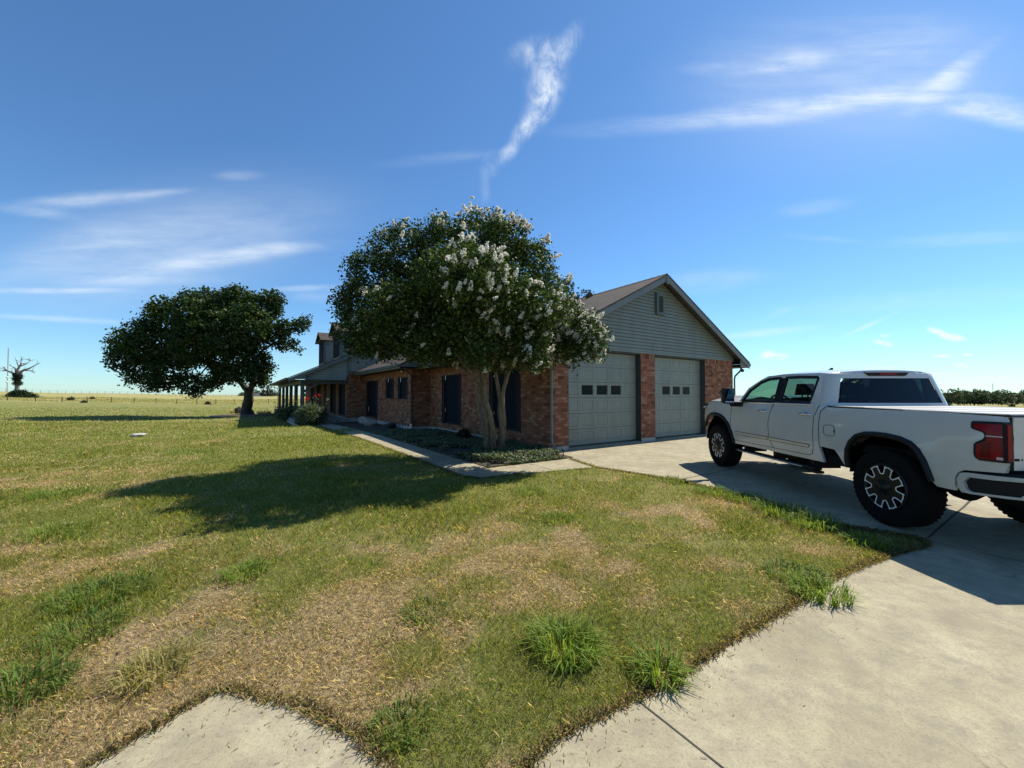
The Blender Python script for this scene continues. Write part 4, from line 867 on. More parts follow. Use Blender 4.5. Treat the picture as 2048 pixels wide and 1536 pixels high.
# running boards, mirrors, lights, front
for sd in (-1, 1):
    mb = MB(); mb.box(*sorted((sd * .90, sd * 1.03)), 1.12, 3.25, .455, .50); rb = mb.build('running_board', T['black'], truck, .012)
    mb = MB(); mb.tube([(sd * 1.035, 1.36, .472), (sd * 1.035, 3.15, .472)], .011, 6); mb.build('step_edge', T['silver'], rb)
    for y in (1.3, 2.2, 3.1): mb = MB(); mb.box(*sorted((sd * .5, sd * .92)), y - .03, y + .03, .46, .60); mb.build('step_bracket', T['black'], rb)
    mb = MB(); mb.box(*sorted((sd * .93, sd * 1.05)), 1.05, 1.42, .42, .455); mb.build('step_pad', T['black'], rb)
    mr = MB(); X0, X1 = sd * 1.16, sd * 1.37
    mr.hexa([(X0, 3.02, 1.42), (X1, 3.02, 1.42), (X1, 3.14, 1.44), (X0, 3.16, 1.42)], [(X0, 3.02, 1.735), (X1, 3.02, 1.745), (X1, 3.12, 1.73), (X0, 3.14, 1.72)])
    mr.hexa([(sd * .95, 3.08, 1.36), (sd * 1.2, 3.06, 1.36), (sd * 1.2, 3.16, 1.38), (sd * .95, 3.22, 1.38)], [(sd * .95, 3.08, 1.46), (sd * 1.2, 3.06, 1.47), (sd * 1.2, 3.16, 1.47), (sd * .95, 3.22, 1.47)])
    mo = mr.build('mirror', T['black'], truck, .018)
    q = MB(); q.quad((X0 + sd * .02, 3.014, 1.51), (X1 - sd * .02, 3.014, 1.51), (X1 - sd * .02, 3.014, 1.72), (X0 + sd * .02, 3.014, 1.715)); q.quad((X0 + sd * .02, 3.014, 1.44), (X1 - sd * .02, 3.014, 1.445), (X1 - sd * .02, 3.014, 1.49), (X0 + sd * .02, 3.014, 1.49)); q.build('mirror_glass', T['mirror'], mo)
    q = MB(); q.box(*sorted((X1 - sd * .01, X1 + sd * .012)), 3.10, 3.135, 1.46, 1.70); q.build('chrome_cap', T['chrome'], mo)
    mb = MB(); mb.prism([(4.52, 1.40), (4.56, 1.30), (4.76, 1.26), (4.80, 1.30), (4.70, 1.385)], sd * .70, sd * (hw(4.65, 1.33) + .006), axis='x'); hl = mb.build('headlight', T['black'], truck, .008)
    mb = MB(); mb.prism([(4.60, 1.315), (4.78, 1.275), (4.795, 1.30), (4.7, 1.335)], sd * .72, sd * (hw(4.65, 1.30) + .012), axis='x'); mb.build('lens', T['lens'], hl)
mb = MB(); mb.hexa([(-.72, 4.72, .86), (.72, 4.72, .86), (.70, 4.84, .86), (-.70, 4.84, .86)], [(-.72, 4.70, 1.30), (.72, 4.70, 1.30), (.68, 4.86, 1.28), (-.68, 4.86, 1.28)])
for k in range(5): mb.box(-.68, .68, 4.85, 4.875, .92 + k * .07, .945 + k * .07)
mb.build('grille', T['black'], truck, .008)
mb = MB(); g = []
for z, yo in ((.54, -.04), (.62, .0), (.72, .02), (.82, .01), (.85, -.03)): g.append([(u * (.93 + .0), 4.90 - .22 * abs(u) ** 3.5 + yo, z) for u in np.linspace(-1, 1, 25)])
mb.sheet(g)
for sd in (-1, 1): mb.add([(sd * .93, 4.68, .56), (sd * .945, 4.62, .60), (sd * .945, 4.62, .84), (sd * .93, 4.66, .84)], [(0, 1, 2, 3)])
mb.build('front_bumper', T['paint'], truck, fixn=False)
# ------------------------------------------------------------------ vegetation
def leaf_quads(C, size, aspect, nrm_bias, g):
    """C (n,3) centres -> (n*4,3) pointed leaf quads"""
    n = len(C); d = g.normal(size=(n, 3)); d /= np.linalg.norm(d, axis=1)[:, None]
    nb = g.normal(size=(n, 3)) + nrm_bias; nb /= np.linalg.norm(nb, axis=1)[:, None]
    u = np.cross(nb, d); u /= np.linalg.norm(u, axis=1)[:, None] + 1e-9; v = np.cross(nb, u)
    sz = (size * g.uniform(.6, 1.35, n))[:, None]
    o = np.empty((n, 4, 3)); o[:, 0] = C - u * sz * .5; o[:, 1] = C + v * sz * .5 * aspect + nb * sz * .08; o[:, 2] = C + u * sz * .5; o[:, 3] = C - v * sz * .5 * aspect + nb * sz * .08
    return o.reshape(-1, 3)
def tint(n, pal, g, var=.25):
    p = np.array(pal)[g.integers(0, len(pal), n)]; return np.clip(p * g.uniform(1 - var, 1 + var, (n, 1)), 0, 1)
def sprays(blobs, nsp, per, spread, g, hollow=.62, sq=1.0):
    """twig sprays spread through the outer shell of a union of blobs (centre, radius)"""
    c = np.array([b[0] for b in blobs]); r = np.array([b[1] for b in blobs]); w = r ** 2 / (r ** 2).sum()
    k = g.choice(len(blobs), nsp, p=w); d = g.normal(size=(nsp, 3)); d /= np.linalg.norm(d, axis=1)[:, None]
    rad = hollow + (1.04 - hollow) * g.random(nsp) ** .6
    P = c[k] + d * (r[k] * rad)[:, None]
    dist = np.linalg.norm(P[:, None] - c[None], axis=2) / r[None]
    keep = (dist < .55).sum(1) == 0; P, d = P[keep], d[keep]
    Q = np.repeat(P, per, 0) + g.normal(size=(len(P) * per, 3)) * spread * np.array([1, 1, .8])
    return P, d, Q
def grown_tree(root, trunk_paths, bark, leaves=None):
    for nm, paths in trunk_paths:
        mb = MB()
        for pts, rad in paths:
            q = []; rr = []
            for i in range(len(pts) - 1):
                a, b = Vector(pts[i]), Vector(pts[i + 1]); k = max(2, int((b - a).length / .25))
                for j in range(k): q.append(a.lerp(b, j / k) + Vector((random.gauss(0, .012), random.gauss(0, .012), 0)) * (1 if i or j else 0)); rr.append((rad[i] * (1 - j / k) + rad[i + 1] * j / k) * random.uniform(.94, 1.07))
            q.append(Vector(pts[-1])); rr.append(rad[-1]); mb.tube(q, rr, 10)
        mb.build(nm, bark, root)
    return root
# --- crape myrtle in front of the long wall
g = np.random.default_rng(5)
YT = 8.9
cb = at(985, 889, .12); cb = Vector((-.50, 10.75, 0))
crape = thing('crape_myrtle', 'large crape myrtle with several pale stems and white blossom, standing before the brick wall', 'tree', cb)
def cp(px, py, dy=0.0): return atY(px, py, YT + dy) - cb
bl = [(960, 488, 64, .2), (1010, 482, 52, -.4), (880, 500, 66, .3), (800, 510, 62, .2), (750, 560, 62, -.2), (720, 610, 50, .3), (705, 655, 38, .0), (760, 660, 60, -.4), (1050, 540, 66, .0), (1092, 600, 58, -.2), (1130, 650, 52, .2), (1165, 668, 46, .0), (1185, 695, 28, .1), (960, 590, 95, .8), (860, 600, 90, .9), (900, 570, 80, -1.2), (1000, 600, 80, -1.3), (820, 640, 70, -1.1), (930, 650, 70, -1.3), (1040, 670, 66, -.9), (1000, 640, 90, 1.3), (850, 680, 55, -.2), (900, 640, 90, 1.6), (1090, 690, 45, .5), (780, 680, 45, .6), (1140, 700, 34, -.2), (720, 695, 26, 0), (960, 690, 45, 1.0), (850, 690, 44, -1.4), (960, 700, 42, -1.6), (1060, 705, 38, -1.2), (780, 620, 55, -1.5), (1090, 620, 50, -1.4), (940, 560, 75, -1.9), (1000, 715, 30, .2), (900, 705, 30, .3), (880, 630, 72, 2.3), (960, 615, 82, 2.2), (820, 640, 55, 2.0), (1030, 640, 55, 2.0)]
blobs = [(tuple(cp(x, y, dy)), r * (YT + dy) / FPX * .93) for x, y, r, dy in bl]
P_, D_, Q_ = sprays(blobs, 8200, 24, .085, g, .50)
grn = [(.034, .056, .014), (.052, .080, .020), (.024, .042, .012), (.075, .11, .028), (.105, .125, .036)]
V = leaf_quads(Q_, .066, .66, np.array([0, 0, .6]), g)
np_mesh('crown', V, 4, M['leafwax'], tint(len(Q_), grn, g, .3), crape)
# blossom panicles: white, thickest on the sunny right and top of the crown
def panicles(pick, per, name):
    n = len(pick); L = g.uniform(.04, .105, n); ax = g.normal(size=(n, 3)) * .45 + np.array([.3, 0, .8]); ax /= np.linalg.norm(ax, axis=1)[:, None]
    t = g.random((n, per)) ** .8; rr = (1 - t * .7)[..., None] * (L * .62)[:, None, None] * np.clip(g.normal(size=(n, per, 3)) * .55, -1, 1)
    C = pick[:, None] + ax[:, None] * (t * L[:, None] * 1.7)[..., None] + rr
    C = C.reshape(-1, 3); V = leaf_quads(C, .034, .95, np.array([0, 0, .3]), g)
    np_mesh(name, V, 4, M['petal'], tint(len(C), [(.86, .83, .74), (.90, .88, .82), (.78, .74, .62)], g, .08), crape)
rel = P_ - np.array(cp(940, 590)); out = np.linalg.norm(rel / np.array([3.2, 3.0, 2.3]), axis=1)
pw = np.exp(.75 * np.minimum(rel[:, 0], 1.3) - .1 * rel[:, 1] + .50 * rel[:, 2]) * (1 + 1.3 * np.exp(-((rel[:, 0] - .9) / 1.0) ** 2 - ((rel[:, 2] - 1.1) / 1.0) ** 2)) * (out > .66) * (rel[:, 1] < 1.6)
pick = g.choice(len(P_), 440, replace=False, p=pw / pw.sum()); pp_ = P_[pick] + D_[pick] * .08
cl = np.concatenate([pp_] + [pp_[g.random(len(pp_)) < .55] + g.normal(size=(0, 3)) if False else pp_[:130] + g.normal(size=(130, 3)) * .10])
panicles(cl, 100, 'blossom')
def stem(*a): return [tuple(Vector(p)) for p in a]
b0 = lambda dx, dy: (dx, dy, -.05)
paths = [
    (stem(b0(-.12, -.05), cp(975, 840, .95) , cp(962, 790, .7), cp(948, 755, .4), cp(925, 722, .0), cp(880, 660, -.3), cp(840, 600, -.2)), [0.086, 0.072, 0.061, 0.054, 0.040, 0.025, 0.011]),
    (stem(b0(.0, -.1), cp(985, 850, .9), cp(970, 800, .6), cp(965, 765, .5), cp(950, 700, .5), cp(930, 620, .4), cp(930, 520, .3)), [0.079, 0.068, 0.058, 0.050, 0.040, 0.022, 0.009]),
    (stem(b0(.14, .02), cp(1003, 850, 1.0), cp(1000, 800, .9), cp(993, 760, .8), cp(988, 720, .6), cp(1000, 640, .5), cp(980, 540, .5)), [0.076, 0.065, 0.054, 0.047, 0.036, 0.022, 0.009]),
    (stem(b0(.2, .0), cp(1008, 840, 1.0), cp(1003, 790, .8), cp(1012, 765, .6), cp(1022, 735, .4), cp(1060, 680, .1), cp(1090, 610, .1)), [0.065, 0.058, 0.047, 0.040, 0.032, 0.022, 0.009]),
    (stem(cp(1004, 785, .85), cp(1013, 740, 1.1), cp(1040, 700, 1.3), cp(1050, 650, 1.2)), [0.032, 0.029, 0.022, 0.009]),
    (stem(cp(962, 790, .7), cp(972, 750, .2), cp(990, 715, -.5), cp(1000, 640, -.9)), [0.036, 0.029, 0.022, 0.009]),
    (stem(cp(948, 755, .4), cp(915, 730, 1.2), cp(870, 690, 1.4), cp(830, 660, 1.0)), [0.036, 0.029, 0.022, 0.009]),
    (stem(b0(-.2, .12), cp(968, 850, 1.2), cp(958, 810, 1.1), cp(952, 770, 1.0), cp(940, 725, 1.0), cp(900, 660, 1.0)), [0.065, 0.058, 0.047, 0.040, 0.029, 0.011]),
]
grown_tree(crape, [('trunk', paths)], M['bark_crape'])
# --- broad dark shade tree left of the porch
TB = on_ground(496, 829)
YS = TB.y - 3.0
shade = thing('shade_tree', 'wide dark green shade tree with leaning crown and forked trunk, left of the porch', 'tree', TB)
sp_ = lambda px, py, dy=0.0: atY(px, py, YS + dy) - TB
bl = [(300, 690, 52, 0), (262, 690, 38, .8), (250, 715, 28, -.5), (330, 655, 46, .3), (395, 640, 52, -.6), (420, 610, 34, .5), (470, 618, 40, .2), (520, 618, 36, 0), (540, 620, 22, .4), (450, 670, 52, -1), (385, 690, 40, -1.2), (340, 730, 40, 0), (290, 745, 34, .5), (376, 768, 20, 0), (320, 765, 24, -.4), (390, 785, 12, .2), (490, 670, 46, .5), (508, 722, 26, -.2), (470, 728, 26, .2), (440, 735, 18, 0), (545, 668, 24, .2), (600, 652, 14, 0), (611, 640, 10, .3), (585, 685, 10, 0), (595, 697, 7, 0), (565, 690, 12, .4), (570, 655, 14, 0), (440, 640, 52, 1.8), (350, 690, 50, 1.8), (412, 712, 20, -.6), (500, 650, 44, -1.2), (430, 765, 14, 0), (515, 755, 18, 0), (405, 765, 16, .2), (505, 745, 26, -.6), (480, 752, 18, -.4), (462, 750, 16, .4), (532, 735, 17, .2), (440, 752, 20, .3), (526, 762, 12, -.3), (330, 620, 26, .3), (475, 595, 24, .2), (545, 600, 20, 0), (385, 602, 22, -.2)]
blobs = [(tuple(sp_(x, y, dy)), r * (YS + dy) / FPX * .95) for x, y, r, dy in bl]
P_, D_, Q_ = sprays(blobs, 5200, 16, .22, g, .35)
V = leaf_quads(Q_, .235, .75, np.array([0, 0, .8]), g)
np_mesh('crown', V, 4, M['leafwax'], tint(len(Q_), [(.036, .058, .019), (.050, .078, .022), (.075, .105, .032), (.025, .042, .015)], g, .3), shade)
st = lambda *a: [tuple(Vector(p)) for p in a]
paths = [(st((0, 0, -.2), (.0, -.25, .5), sp_(497, 800, 2.2), sp_(498, 778, 1.6)), [.62, .46, .40, .36]),
         (st(sp_(498, 785, 1.8), sp_(482, 765, 1.2), sp_(462, 742, .4), sp_(430, 728, 0), sp_(390, 720, 0), sp_(330, 700, 0), sp_(280, 690, 0)), [.28, .24, .2, .17, .14, .09, .03]),
         (st(sp_(500, 785, 1.8), sp_(506, 760, 1.2), sp_(508, 720, .8), sp_(500, 680, .3), sp_(480, 620, 0)), [.27, .22, .18, .14, .04]),
         (st(sp_(507, 735, 1.0), sp_(525, 700, .5), sp_(560, 680, .2), sp_(600, 655, 0), sp_(612, 640, 0)), [.14, .11, .08, .05, .02]),
         (st(sp_(560, 680, .2), sp_(582, 688, 0), sp_(596, 700, 0)), [.05, .035, .02]),
         (st(sp_(462, 742, .4), sp_(440, 700, .8), sp_(420, 650, .8), sp_(410, 600, .5)), [.16, .12, .08, .02]),
         (st(sp_(420, 726, 0), sp_(395, 755, 0), sp_(380, 780, 0)), [.07, .05, .02])]
grown_tree(shade, [('trunk', paths)], M['bark_dark'])
def small_tree(name, label, cat, base, blobs, trunk, nsp, per, spread, size, pal, mat='leaf', group=None, bark='bark_dark', g=g):
    t = thing(name, label, cat, base, 0, group); base = Vector(base)
    bb = [(tuple(Vector(c) - base), r) for c, r in blobs]
    P, D, Q = sprays(bb, nsp, per, spread, g, .45)
    np_mesh('crown', leaf_quads(Q, size, .7, np.array([0, 0, .8]), g), 4, M[mat], tint(len(Q), pal, g, .3), t)
    if trunk: grown_tree(t, [('trunk', trunk)], M[bark])
    return t
# tree whose top shows over the garage roof
yb = 33.0; tb_ = Vector((6.2, yb, 0)); q = lambda x, y, dy=0: atY(x, y, yb + dy)
small_tree('tree', 'green treetop just showing over the brown garage roof beside the blossom', 'tree', tb_, [(q(1168, 600), .8), (q(1182, 598, .5), .55), (q(1150, 610), .7), (q(1175, 618), 1.0), (q(1140, 630, .6), 1.2), (q(1180, 650), 1.3)],
           [([(0, 0, 0), (0, .1, 4), (-.1, 0, 7.5)], [.22, .17, .06])], 330, 12, .14, .17, [(.028, .05, .018), (.04, .065, .022)])
# --- rose bushes by the porch
def rose(label, base, w, h, flowers, g):
    t = thing('rose_bush', label, 'bush', base, 0, 'rose bushes by the porch')
    n = int(1700 * w * h); a = g.random(n) * 6.283; r = np.sqrt(g.random(n)); z = g.random(n) ** .8
    C = np.stack([r * np.cos(a) * w * (.55 + .45 * np.sin(3.0 * z)), r * np.sin(a) * w * .7, .08 + z * h * (1 - .3 * r)], 1)
    Q = np.repeat(C, 3, 0) + g.normal(size=(n * 3, 3)) * .07
    k = g.integers(0, 12, 420); ca = k * .53 + g.normal(size=420) * .05; tt = g.random(420) ** .7; top = h * (1.0 + .35 * np.sin(k * 2.1)); Q = np.concatenate([Q, np.stack([np.cos(ca) * w * (.2 + .8 * tt) + g.normal(size=420) * .05, np.sin(ca) * w * .8 * tt + g.normal(size=420) * .05, top * (.4 + .6 * tt) + g.normal(size=420) * .04], 1)])
    np_mesh('foliage', leaf_quads(Q, .095, .65, np.array([0, 0, .9]), g), 4, M['leafwax'], tint(len(Q), [(.12, .15, .085), (.18, .20, .13), (.06, .08, .04)], g, .3), t)
    mb = MB(); F = []
    for fx, fy, fz in flowers: mb.tube([(fx * .5, fy * .5, .1), (fx * .9, fy, fz * .7), (fx, fy, fz)], [.012, .009, .006], 5); F.append((fx, fy, fz))
    for k in range(9): aa = k * .7; mb.tube([(.1 * math.cos(aa), .1 * math.sin(aa), 0), (w * .6 * math.cos(aa), w * .5 * math.sin(aa), h * g.uniform(.7, 1.05))], [.014, .006], 5)
    mb.build('cane', plain('green_cane', (.06, .07, .03), .7), t)
    for f in F:
        c = np.array(f) + g.normal(size=(46, 3)) * np.array([.038, .038, .034])
        np_mesh('flower', leaf_quads(c, .06, .9, np.array([0, 0, .5]), g), 4, M['petal'], tint(46, [(.55, .02, .025), (.42, .012, .02), (.62, .05, .06)], g, .2), t)
    return t
rb = on_ground(622, 850); kx = rb.y / FPX
rose('leafy rose bush with tall red blooms against the porch end wall', rb, .95, 1.15, [((631 - 622) * kx, -.1, 1.62), ((637 - 622) * kx, .05, 1.68), ((612 - 622) * kx, .1, 1.5), ((616 - 622) * kx, -.2, 1.45)], g)
rb2 = on_ground(583, 843); kx = rb2.y / FPX
rose('lower rose bush with one red bloom under the left porch posts', rb2, 1.0, 1.0, [((584 - 583) * kx, -.2, 1.25), ((598 - 583) * kx, -.5, .62)], g)
rb3 = on_ground(566, 839)
rose('thin greyish rose bush without blooms at the outer porch corner', rb3, .6, .8, [], g)
# --- ivy ground cover in the bed (nobody could count it)
def ivy():
    n = 52000; s = g.uniform(-2.75, -.05, n); t = -1.35 + 9.8 * g.random(n) ** 1.25
    ok = (t > -1.12 + .22 * (fbm(s * 3, t * 3) - .5)) & ((s > -2.62) | (g.random(n) < .12)) & ~((s > -.95) & (t > 8.0)) & ((s < -.5) | (t > -.02) | ((s < -.2) & (t > -.75)))
    s, t = s[ok], t[ok]; X = HO.x + E1.x * s + E2.x * t; Y = HO.y + E1.y * s + E2.y * t
    hgt = (.07 + .16 * fbm(X, Y, 1.7)) * (1 - .6 * (t > 3)) * np.clip((t + 1.2) / .35, .3, 1); dens = fbm(X + 9, Y, .9) > .36 + .12 * (t > 3.5)
    X, Y, hgt = X[dens], Y[dens], hgt[dens]
    C = np.stack([X, Y, .02 + hgt * g.random(len(X)) ** .6], 1)
    o = np_mesh('ground_cover', leaf_quads(C, .058, .75, np.array([0, 0, 1.4]), g), 4, M['leafwax'], tint(len(C), [(.09, .12, .06), (.16, .18, .11), (.24, .24, .17), (.06, .08, .035)], g, .3))
    tag(o, 'dense ivy ground cover filling the bed along the brick wall', 'ground cover', kind='stuff')
ivy()
# low dome shrub by the wall
c = H(-.55, 4.15, .02)
C = g.normal(size=(1400, 3)); C /= np.linalg.norm(C, axis=1)[:, None]; C = C * np.array([.30, .30, .36]) * g.uniform(.75, 1, (1400, 1)); C = C[C[:, 2] > -.02]
sh = thing('shrub', 'small dark dome shrub against the foundation left of the crape myrtle', 'shrub', c); np_mesh('foliage', leaf_quads(C, .06, .7, np.array([0, 0, .5]), g), 4, M['leaf'], tint(len(C), [(.012, .018, .010), (.02, .03, .014)], g), sh)
# --- rocks
def rock(label, loc, r, mat, seed, cat='rock', name='rock', group=None, flat=1.0):
    bm = bmesh.new(); bmesh.ops.create_icosphere(bm, subdivisions=3, radius=1); h = np.random.default_rng(seed)
    ax = h.normal(size=(14, 3)); ax /= np.linalg.norm(ax, axis=1)[:, None]; cut = h.uniform(.62, .95, 14)
    for v in bm.verts:
        for a, c_ in zip(ax, cut):
            d = v.co.dot(Vector(a)); 
            if d > c_: v.co -= Vector(a) * (d - c_)
        v.co = Vector((v.co.x * r[0], v.co.y * r[1], v.co.z * r[2])) + Vector(h.normal(size=3)) * .012 * min(r)
    me = bpy.data.meshes.new(name); bm.to_mesh(me); bm.free(); me.materials.append(mat)
    o = bpy.data.objects.new(name, me); COL.objects.link(o); o.location = loc; o.rotation_euler = (0, 0, h.uniform(0, 3)); return tag(o, label, cat, group)
G_ = 'rocks in the flower bed'
p = H(-1.55, 14.6, .12); rock('rock by the porch walk, farthest of three along the wall bed', p, (.34, .3, .24), M['stone'], 1, group=G_)
p = H(-1.75, 12.3, .12); rock('pale pointed rock in the shaded bed below the tall window', p, (.32, .26, .24), M['stone'], 2, group=G_)
p = H(-1.3, 10.4, .1); rock('dark low rock in the bed below the paired small windows', p, (.36, .28, .17), M['darkstone'], 3, group=G_)
p = on_ground(478, 827); rock('dark rounded boulder at the foot of the shade tree', p + Vector((0, 0, .3)), (.42, .4, .52), M['darkstone'], 4, 'boulder', 'boulder')
p = on_ground(488, 828); rock('smaller dark stone between the boulder and the shade tree trunk', p + Vector((-.1, 0, .15)), (.35, .3, .3), M['darkstone'], 6, 'boulder', 'boulder')
p = on_ground(277, 872); rock('flat pale stone slab lying on the open lawn', p + Vector((0, 0, .05)), (.50, .30, .07), M['slabstone'], 5, 'slab', 'stone_slab')
pa, pb = on_ground(567, 838), on_ground(592, 853)
mb = MB(); mb.tube([pa + Vector((0, 0, .05)), pb + Vector((0, 0, .05))], .09, 6); tag(mb.build('stone_edging', M['stone']), 'pale stone edging in front of the rose bushes', 'edging')
# --- pale ornamental grass tufts at the tree
def tuft(name, label, cat, loc, n, ln, wd, pal, spread, g, group=None, lean=.9, mat='grass', rz=None):
    a = g.random(n) * 6.283; r = spread * np.sqrt(g.random(n)); B = np.stack([r * np.cos(a), r * np.sin(a), np.zeros(n) - .01], 1)
    L = ln * g.uniform(.5, 1.15, n); th = a + g.normal(size=n) * .7; le = lean * g.uniform(.25, 1.1, n)
    d = np.stack([np.cos(th), np.sin(th), np.zeros(n)], 1); sd = np.stack([-np.sin(th), np.cos(th), np.zeros(n)], 1) * (wd * .5 * g.uniform(.7, 1.2, n))[:, None]
    up = np.array([0, 0, 1.0])
    P1 = B + (d * (.35 * le)[:, None] + up * (1 - .15 * le)[:, None]) * (L * .5)[:, None]
    P2 = P1 + (d * (1.0 * le)[:, None] + up * (.75 - .75 * le)[:, None]) * (L * .5)[:, None]
    t = thing(name, label, cat, loc, 0, group)
    q1 = np.stack([B - sd, B + sd, P1 + sd * .85, P1 - sd * .85], 1); q2 = np.stack([P1 - sd * .85, P1 + sd * .85, P2 + sd * .12, P2 - sd * .12], 1)
    V = np.concatenate([q1, q2], 1).reshape(-1, 3); col = np.repeat(tint(n, pal, g, .25), 2, 0)
    np_mesh('leaves', V, 4, M[mat], col, t); return t
straw = [(.46, .38, .22), (.55, .46, .28), (.36, .30, .16)]
for px, py, lab in ((466, 826, 'pale straw grass tuft left of the dark boulder under the shade tree'), (535, 829, 'pale straw grass tuft right of the shade tree trunk'), (521, 830, 'short straw grass tuft in the mulch close to the shade tree trunk')):
    tuft('ornamental_grass', lab, 'grass tuft', on_ground(px, py), 190, .62, .018, straw, .3, g, 'straw grass tufts under the shade tree', .7)
# --- path lights and stakes in the bed
def path_light(label, loc, h, hook):
    t = thing('path_light', label, 'path light', loc, 0, 'black stakes in the flower bed'); mb = MB(); mb.tube([(0, 0, -.05), (0, 0, h)], .014, 6); mb.build('stake', M['black_metal'], t)
    mb = MB()
    if hook: mb.tube([(0, 0, h), (.02, 0, h + .03), (.09, -.03, h + .02)], [.014, .012, .02], 6)
    else: mb.lathe([(0, h + .05), (.035, h + .02), (.04, h), (.015, h - .02)], 'z', 10)
    mb.build('lamp_head', M['black_metal'], t)
path_light('black hooked path light stake right of the crape myrtle trunk', H(-.95, .55, .02), .42, True)
path_light('black path light stake between the dome shrub and the crape myrtle', H(-.7, 3.35, .02), .36, False)
path_light('short black stake at the bed corner nearest the driveway', H(-.33, -.95, .02), .17, False)
path_light('black path light stake in the bed below the white drain pipe', H(-1.15, 9.1, .02), .34, False)
# ------------------------------------------------------------------ the distance
# wire fence between lawn and hay field
fence = thing('wire_fence', 'low wire fence on thin posts along the edge of the hay field', 'fence', FP[0] + Vector((0, 0, zg1(FP[0].x, FP[0].y))))
fp0 = fence.location.copy()
pm = None; tops = []
for i, p in enumerate(FP):
    z = zg1(p.x, p.y); h = 1.3 if i % 5 else 1.45
    if pm is None:
        mb = MB(); mb.tube([(0, 0, -.3), (.0, 0, 1.35)], .075, 6); pm = mb.build('post', M['wood'], fence); o = pm
    else: o = pm.copy(); COL.objects.link(o); o.parent = fence
    o.location = Vector((p.x, p.y, z)) - fp0; o.rotation_euler = (random.uniform(-.04, .04), random.uniform(-.04, .04), 0); tops.append(Vector((p.x, p.y, z)) - fp0)
mb = MB()
for h in (.35, .75, 1.15): mb.tube([t + Vector((0, 0, h)) for t in tops], .010, 4)
mb.build('wire', M['wire'], fence)
# far fence on the rise behind the dead tree
f2 = thing('field_fence', 'distant post fence running along the skyline of the hay field', 'fence', (-230, 200, zg1(-230, 200))); o2 = Vector(f2.location); A = Vector((-262, 196, 0)); Bp = Vector((-150, 262, 0)); pm = None; tops = []
for i in range(44):
    p = A.lerp(Bp, i / 43); z = zg1(p.x, p.y)
    if pm is None: mb = MB(); mb.tube([(0, 0, -.4), (0, 0, 1.6)], .06, 5); pm = mb.build('post', M['wood'], f2); o = pm
    else: o = pm.copy(); COL.objects.link(o); o.parent = f2
    o.location = Vector((p.x, p.y, z)) - o2; tops.append(Vector((p.x, p.y, z + 1.5)) - o2)
mb = MB(); mb.tube(tops, .03, 4); mb.tube([t - Vector((0, 0, .7)) for t in tops], .02, 4); mb.build('wire', M['wire'], f2)
# dead tree with a bramble mound at its foot
Yd = 118.0; db = Vector(atY(35, 790, Yd)); db.z = zg1(db.x, db.y)
dead = thing('dead_tree', 'bare dead tree with spreading grey limbs beyond the fence', 'tree', db); dp = lambda x, y, dy=0: tuple(Vector(atY(x, y, Yd + dy)) - db)
br = [([(0, 0, -.5), dp(34, 765), dp(34, 748)], [.55, .45, .4]), ([dp(32, 752), dp(24, 745), dp(12, 741), dp(3, 742)], [.4, .28, .18, .06]), ([dp(36, 750), dp(44, 742), dp(58, 737), dp(74, 729)], [.42, .3, .2, .06]), ([dp(35, 750), dp(36, 738), dp(42, 728), dp(42, 721)], [.38, .26, .16, .05]), ([dp(42, 732), dp(52, 728), dp(60, 722)], [.18, .12, .04]), ([dp(34, 748), dp(30, 736), dp(22, 732)], [.3, .16, .05]), ([dp(50, 741), dp(64, 742), dp(70, 746)], [.16, .1, .03]), ([dp(14, 741), dp(8, 735), dp(4, 737)], [.14, .08, .03]), ([dp(38, 735), dp(34, 726), dp(33, 722)], [.16, .1, .03])]
for k in range(60):
    a = random.choice(br[1:9])[0]; i = random.randrange(1, len(a)); b = Vector(a[i]); d = Vector((random.gauss(0, 1), random.gauss(0, .6), random.uniform(-.2, 1))).normalized() * random.uniform(.6, 1.7)
    br.append(([tuple(b), tuple(b + d * .5 + Vector((0, 0, .08))), tuple(b + d)], [.06, .045, .02]))
grown_tree(dead, [('trunk', br)], M['bark_dead'])
bb = [(dp(x, y), r) for x, y, r in ((34, 757, .75), (33, 750, .6), (35, 766, .8), (39, 752, .5))]
P, D, Q = sprays(bb, 330, 10, .22, g, .3); np_mesh('vine', leaf_quads(Q, .3, .7, np.zeros(3), g), 4, M['leaf'], tint(len(Q), [(.02, .03, .016), (.03, .04, .02)], g), dead)
def bush(name, label, cat, px, py, Y, blobs, nsp, size, pal, group=None):
    b = Vector(atY(px, py, Y)); b.z = zg1(b.x, b.y); t = thing(name, label, cat, b, 0, group)
    P, D, Q = sprays([((x, y, z), r) for x, y, z, r in blobs], nsp, 12, size * .9, g, .4); Q[:, 2] = np.maximum(Q[:, 2], 0)
    np_mesh('foliage', leaf_quads(Q, size, .7, np.array([0, 0, .8]), g), 4, M['leaf'], tint(len(Q), pal, g, .3), t); return t
bush('bramble', 'green bramble mound around the foot of the dead tree', 'bush', 38, 788, 114, [(-2.2, 0, .5, .9), (-1, 0, .8, 1.1), (1, 0, .9, 1.1), (2.6, 0, .6, .8), (4.0, .4, .3, .5), (0, .5, 1.2, .9)], 420, .34, [(.03, .05, .022), (.045, .07, .03), (.022, .036, .018)])
mb = MB(); dbm = thing('fallen_branches', 'bare grey fallen branches lying right of the bramble mound', 'branches', (db.x + 6.6, db.y - 2, zg1(db.x + 6.6, db.y - 2)))
for k in range(26): a = Vector((random.uniform(-2.5, 1.5), random.uniform(-.6, .6), random.uniform(0, .3))); d = Vector((random.uniform(.6, 2.6), random.uniform(-.5, .5), random.uniform(.0, 1.1))); mb.tube([a, a + d * .5 + Vector((0, 0, .12)), a + d], [.08, .06, .02], 5)
mb.build('branch', M['bark_dead'], dbm)
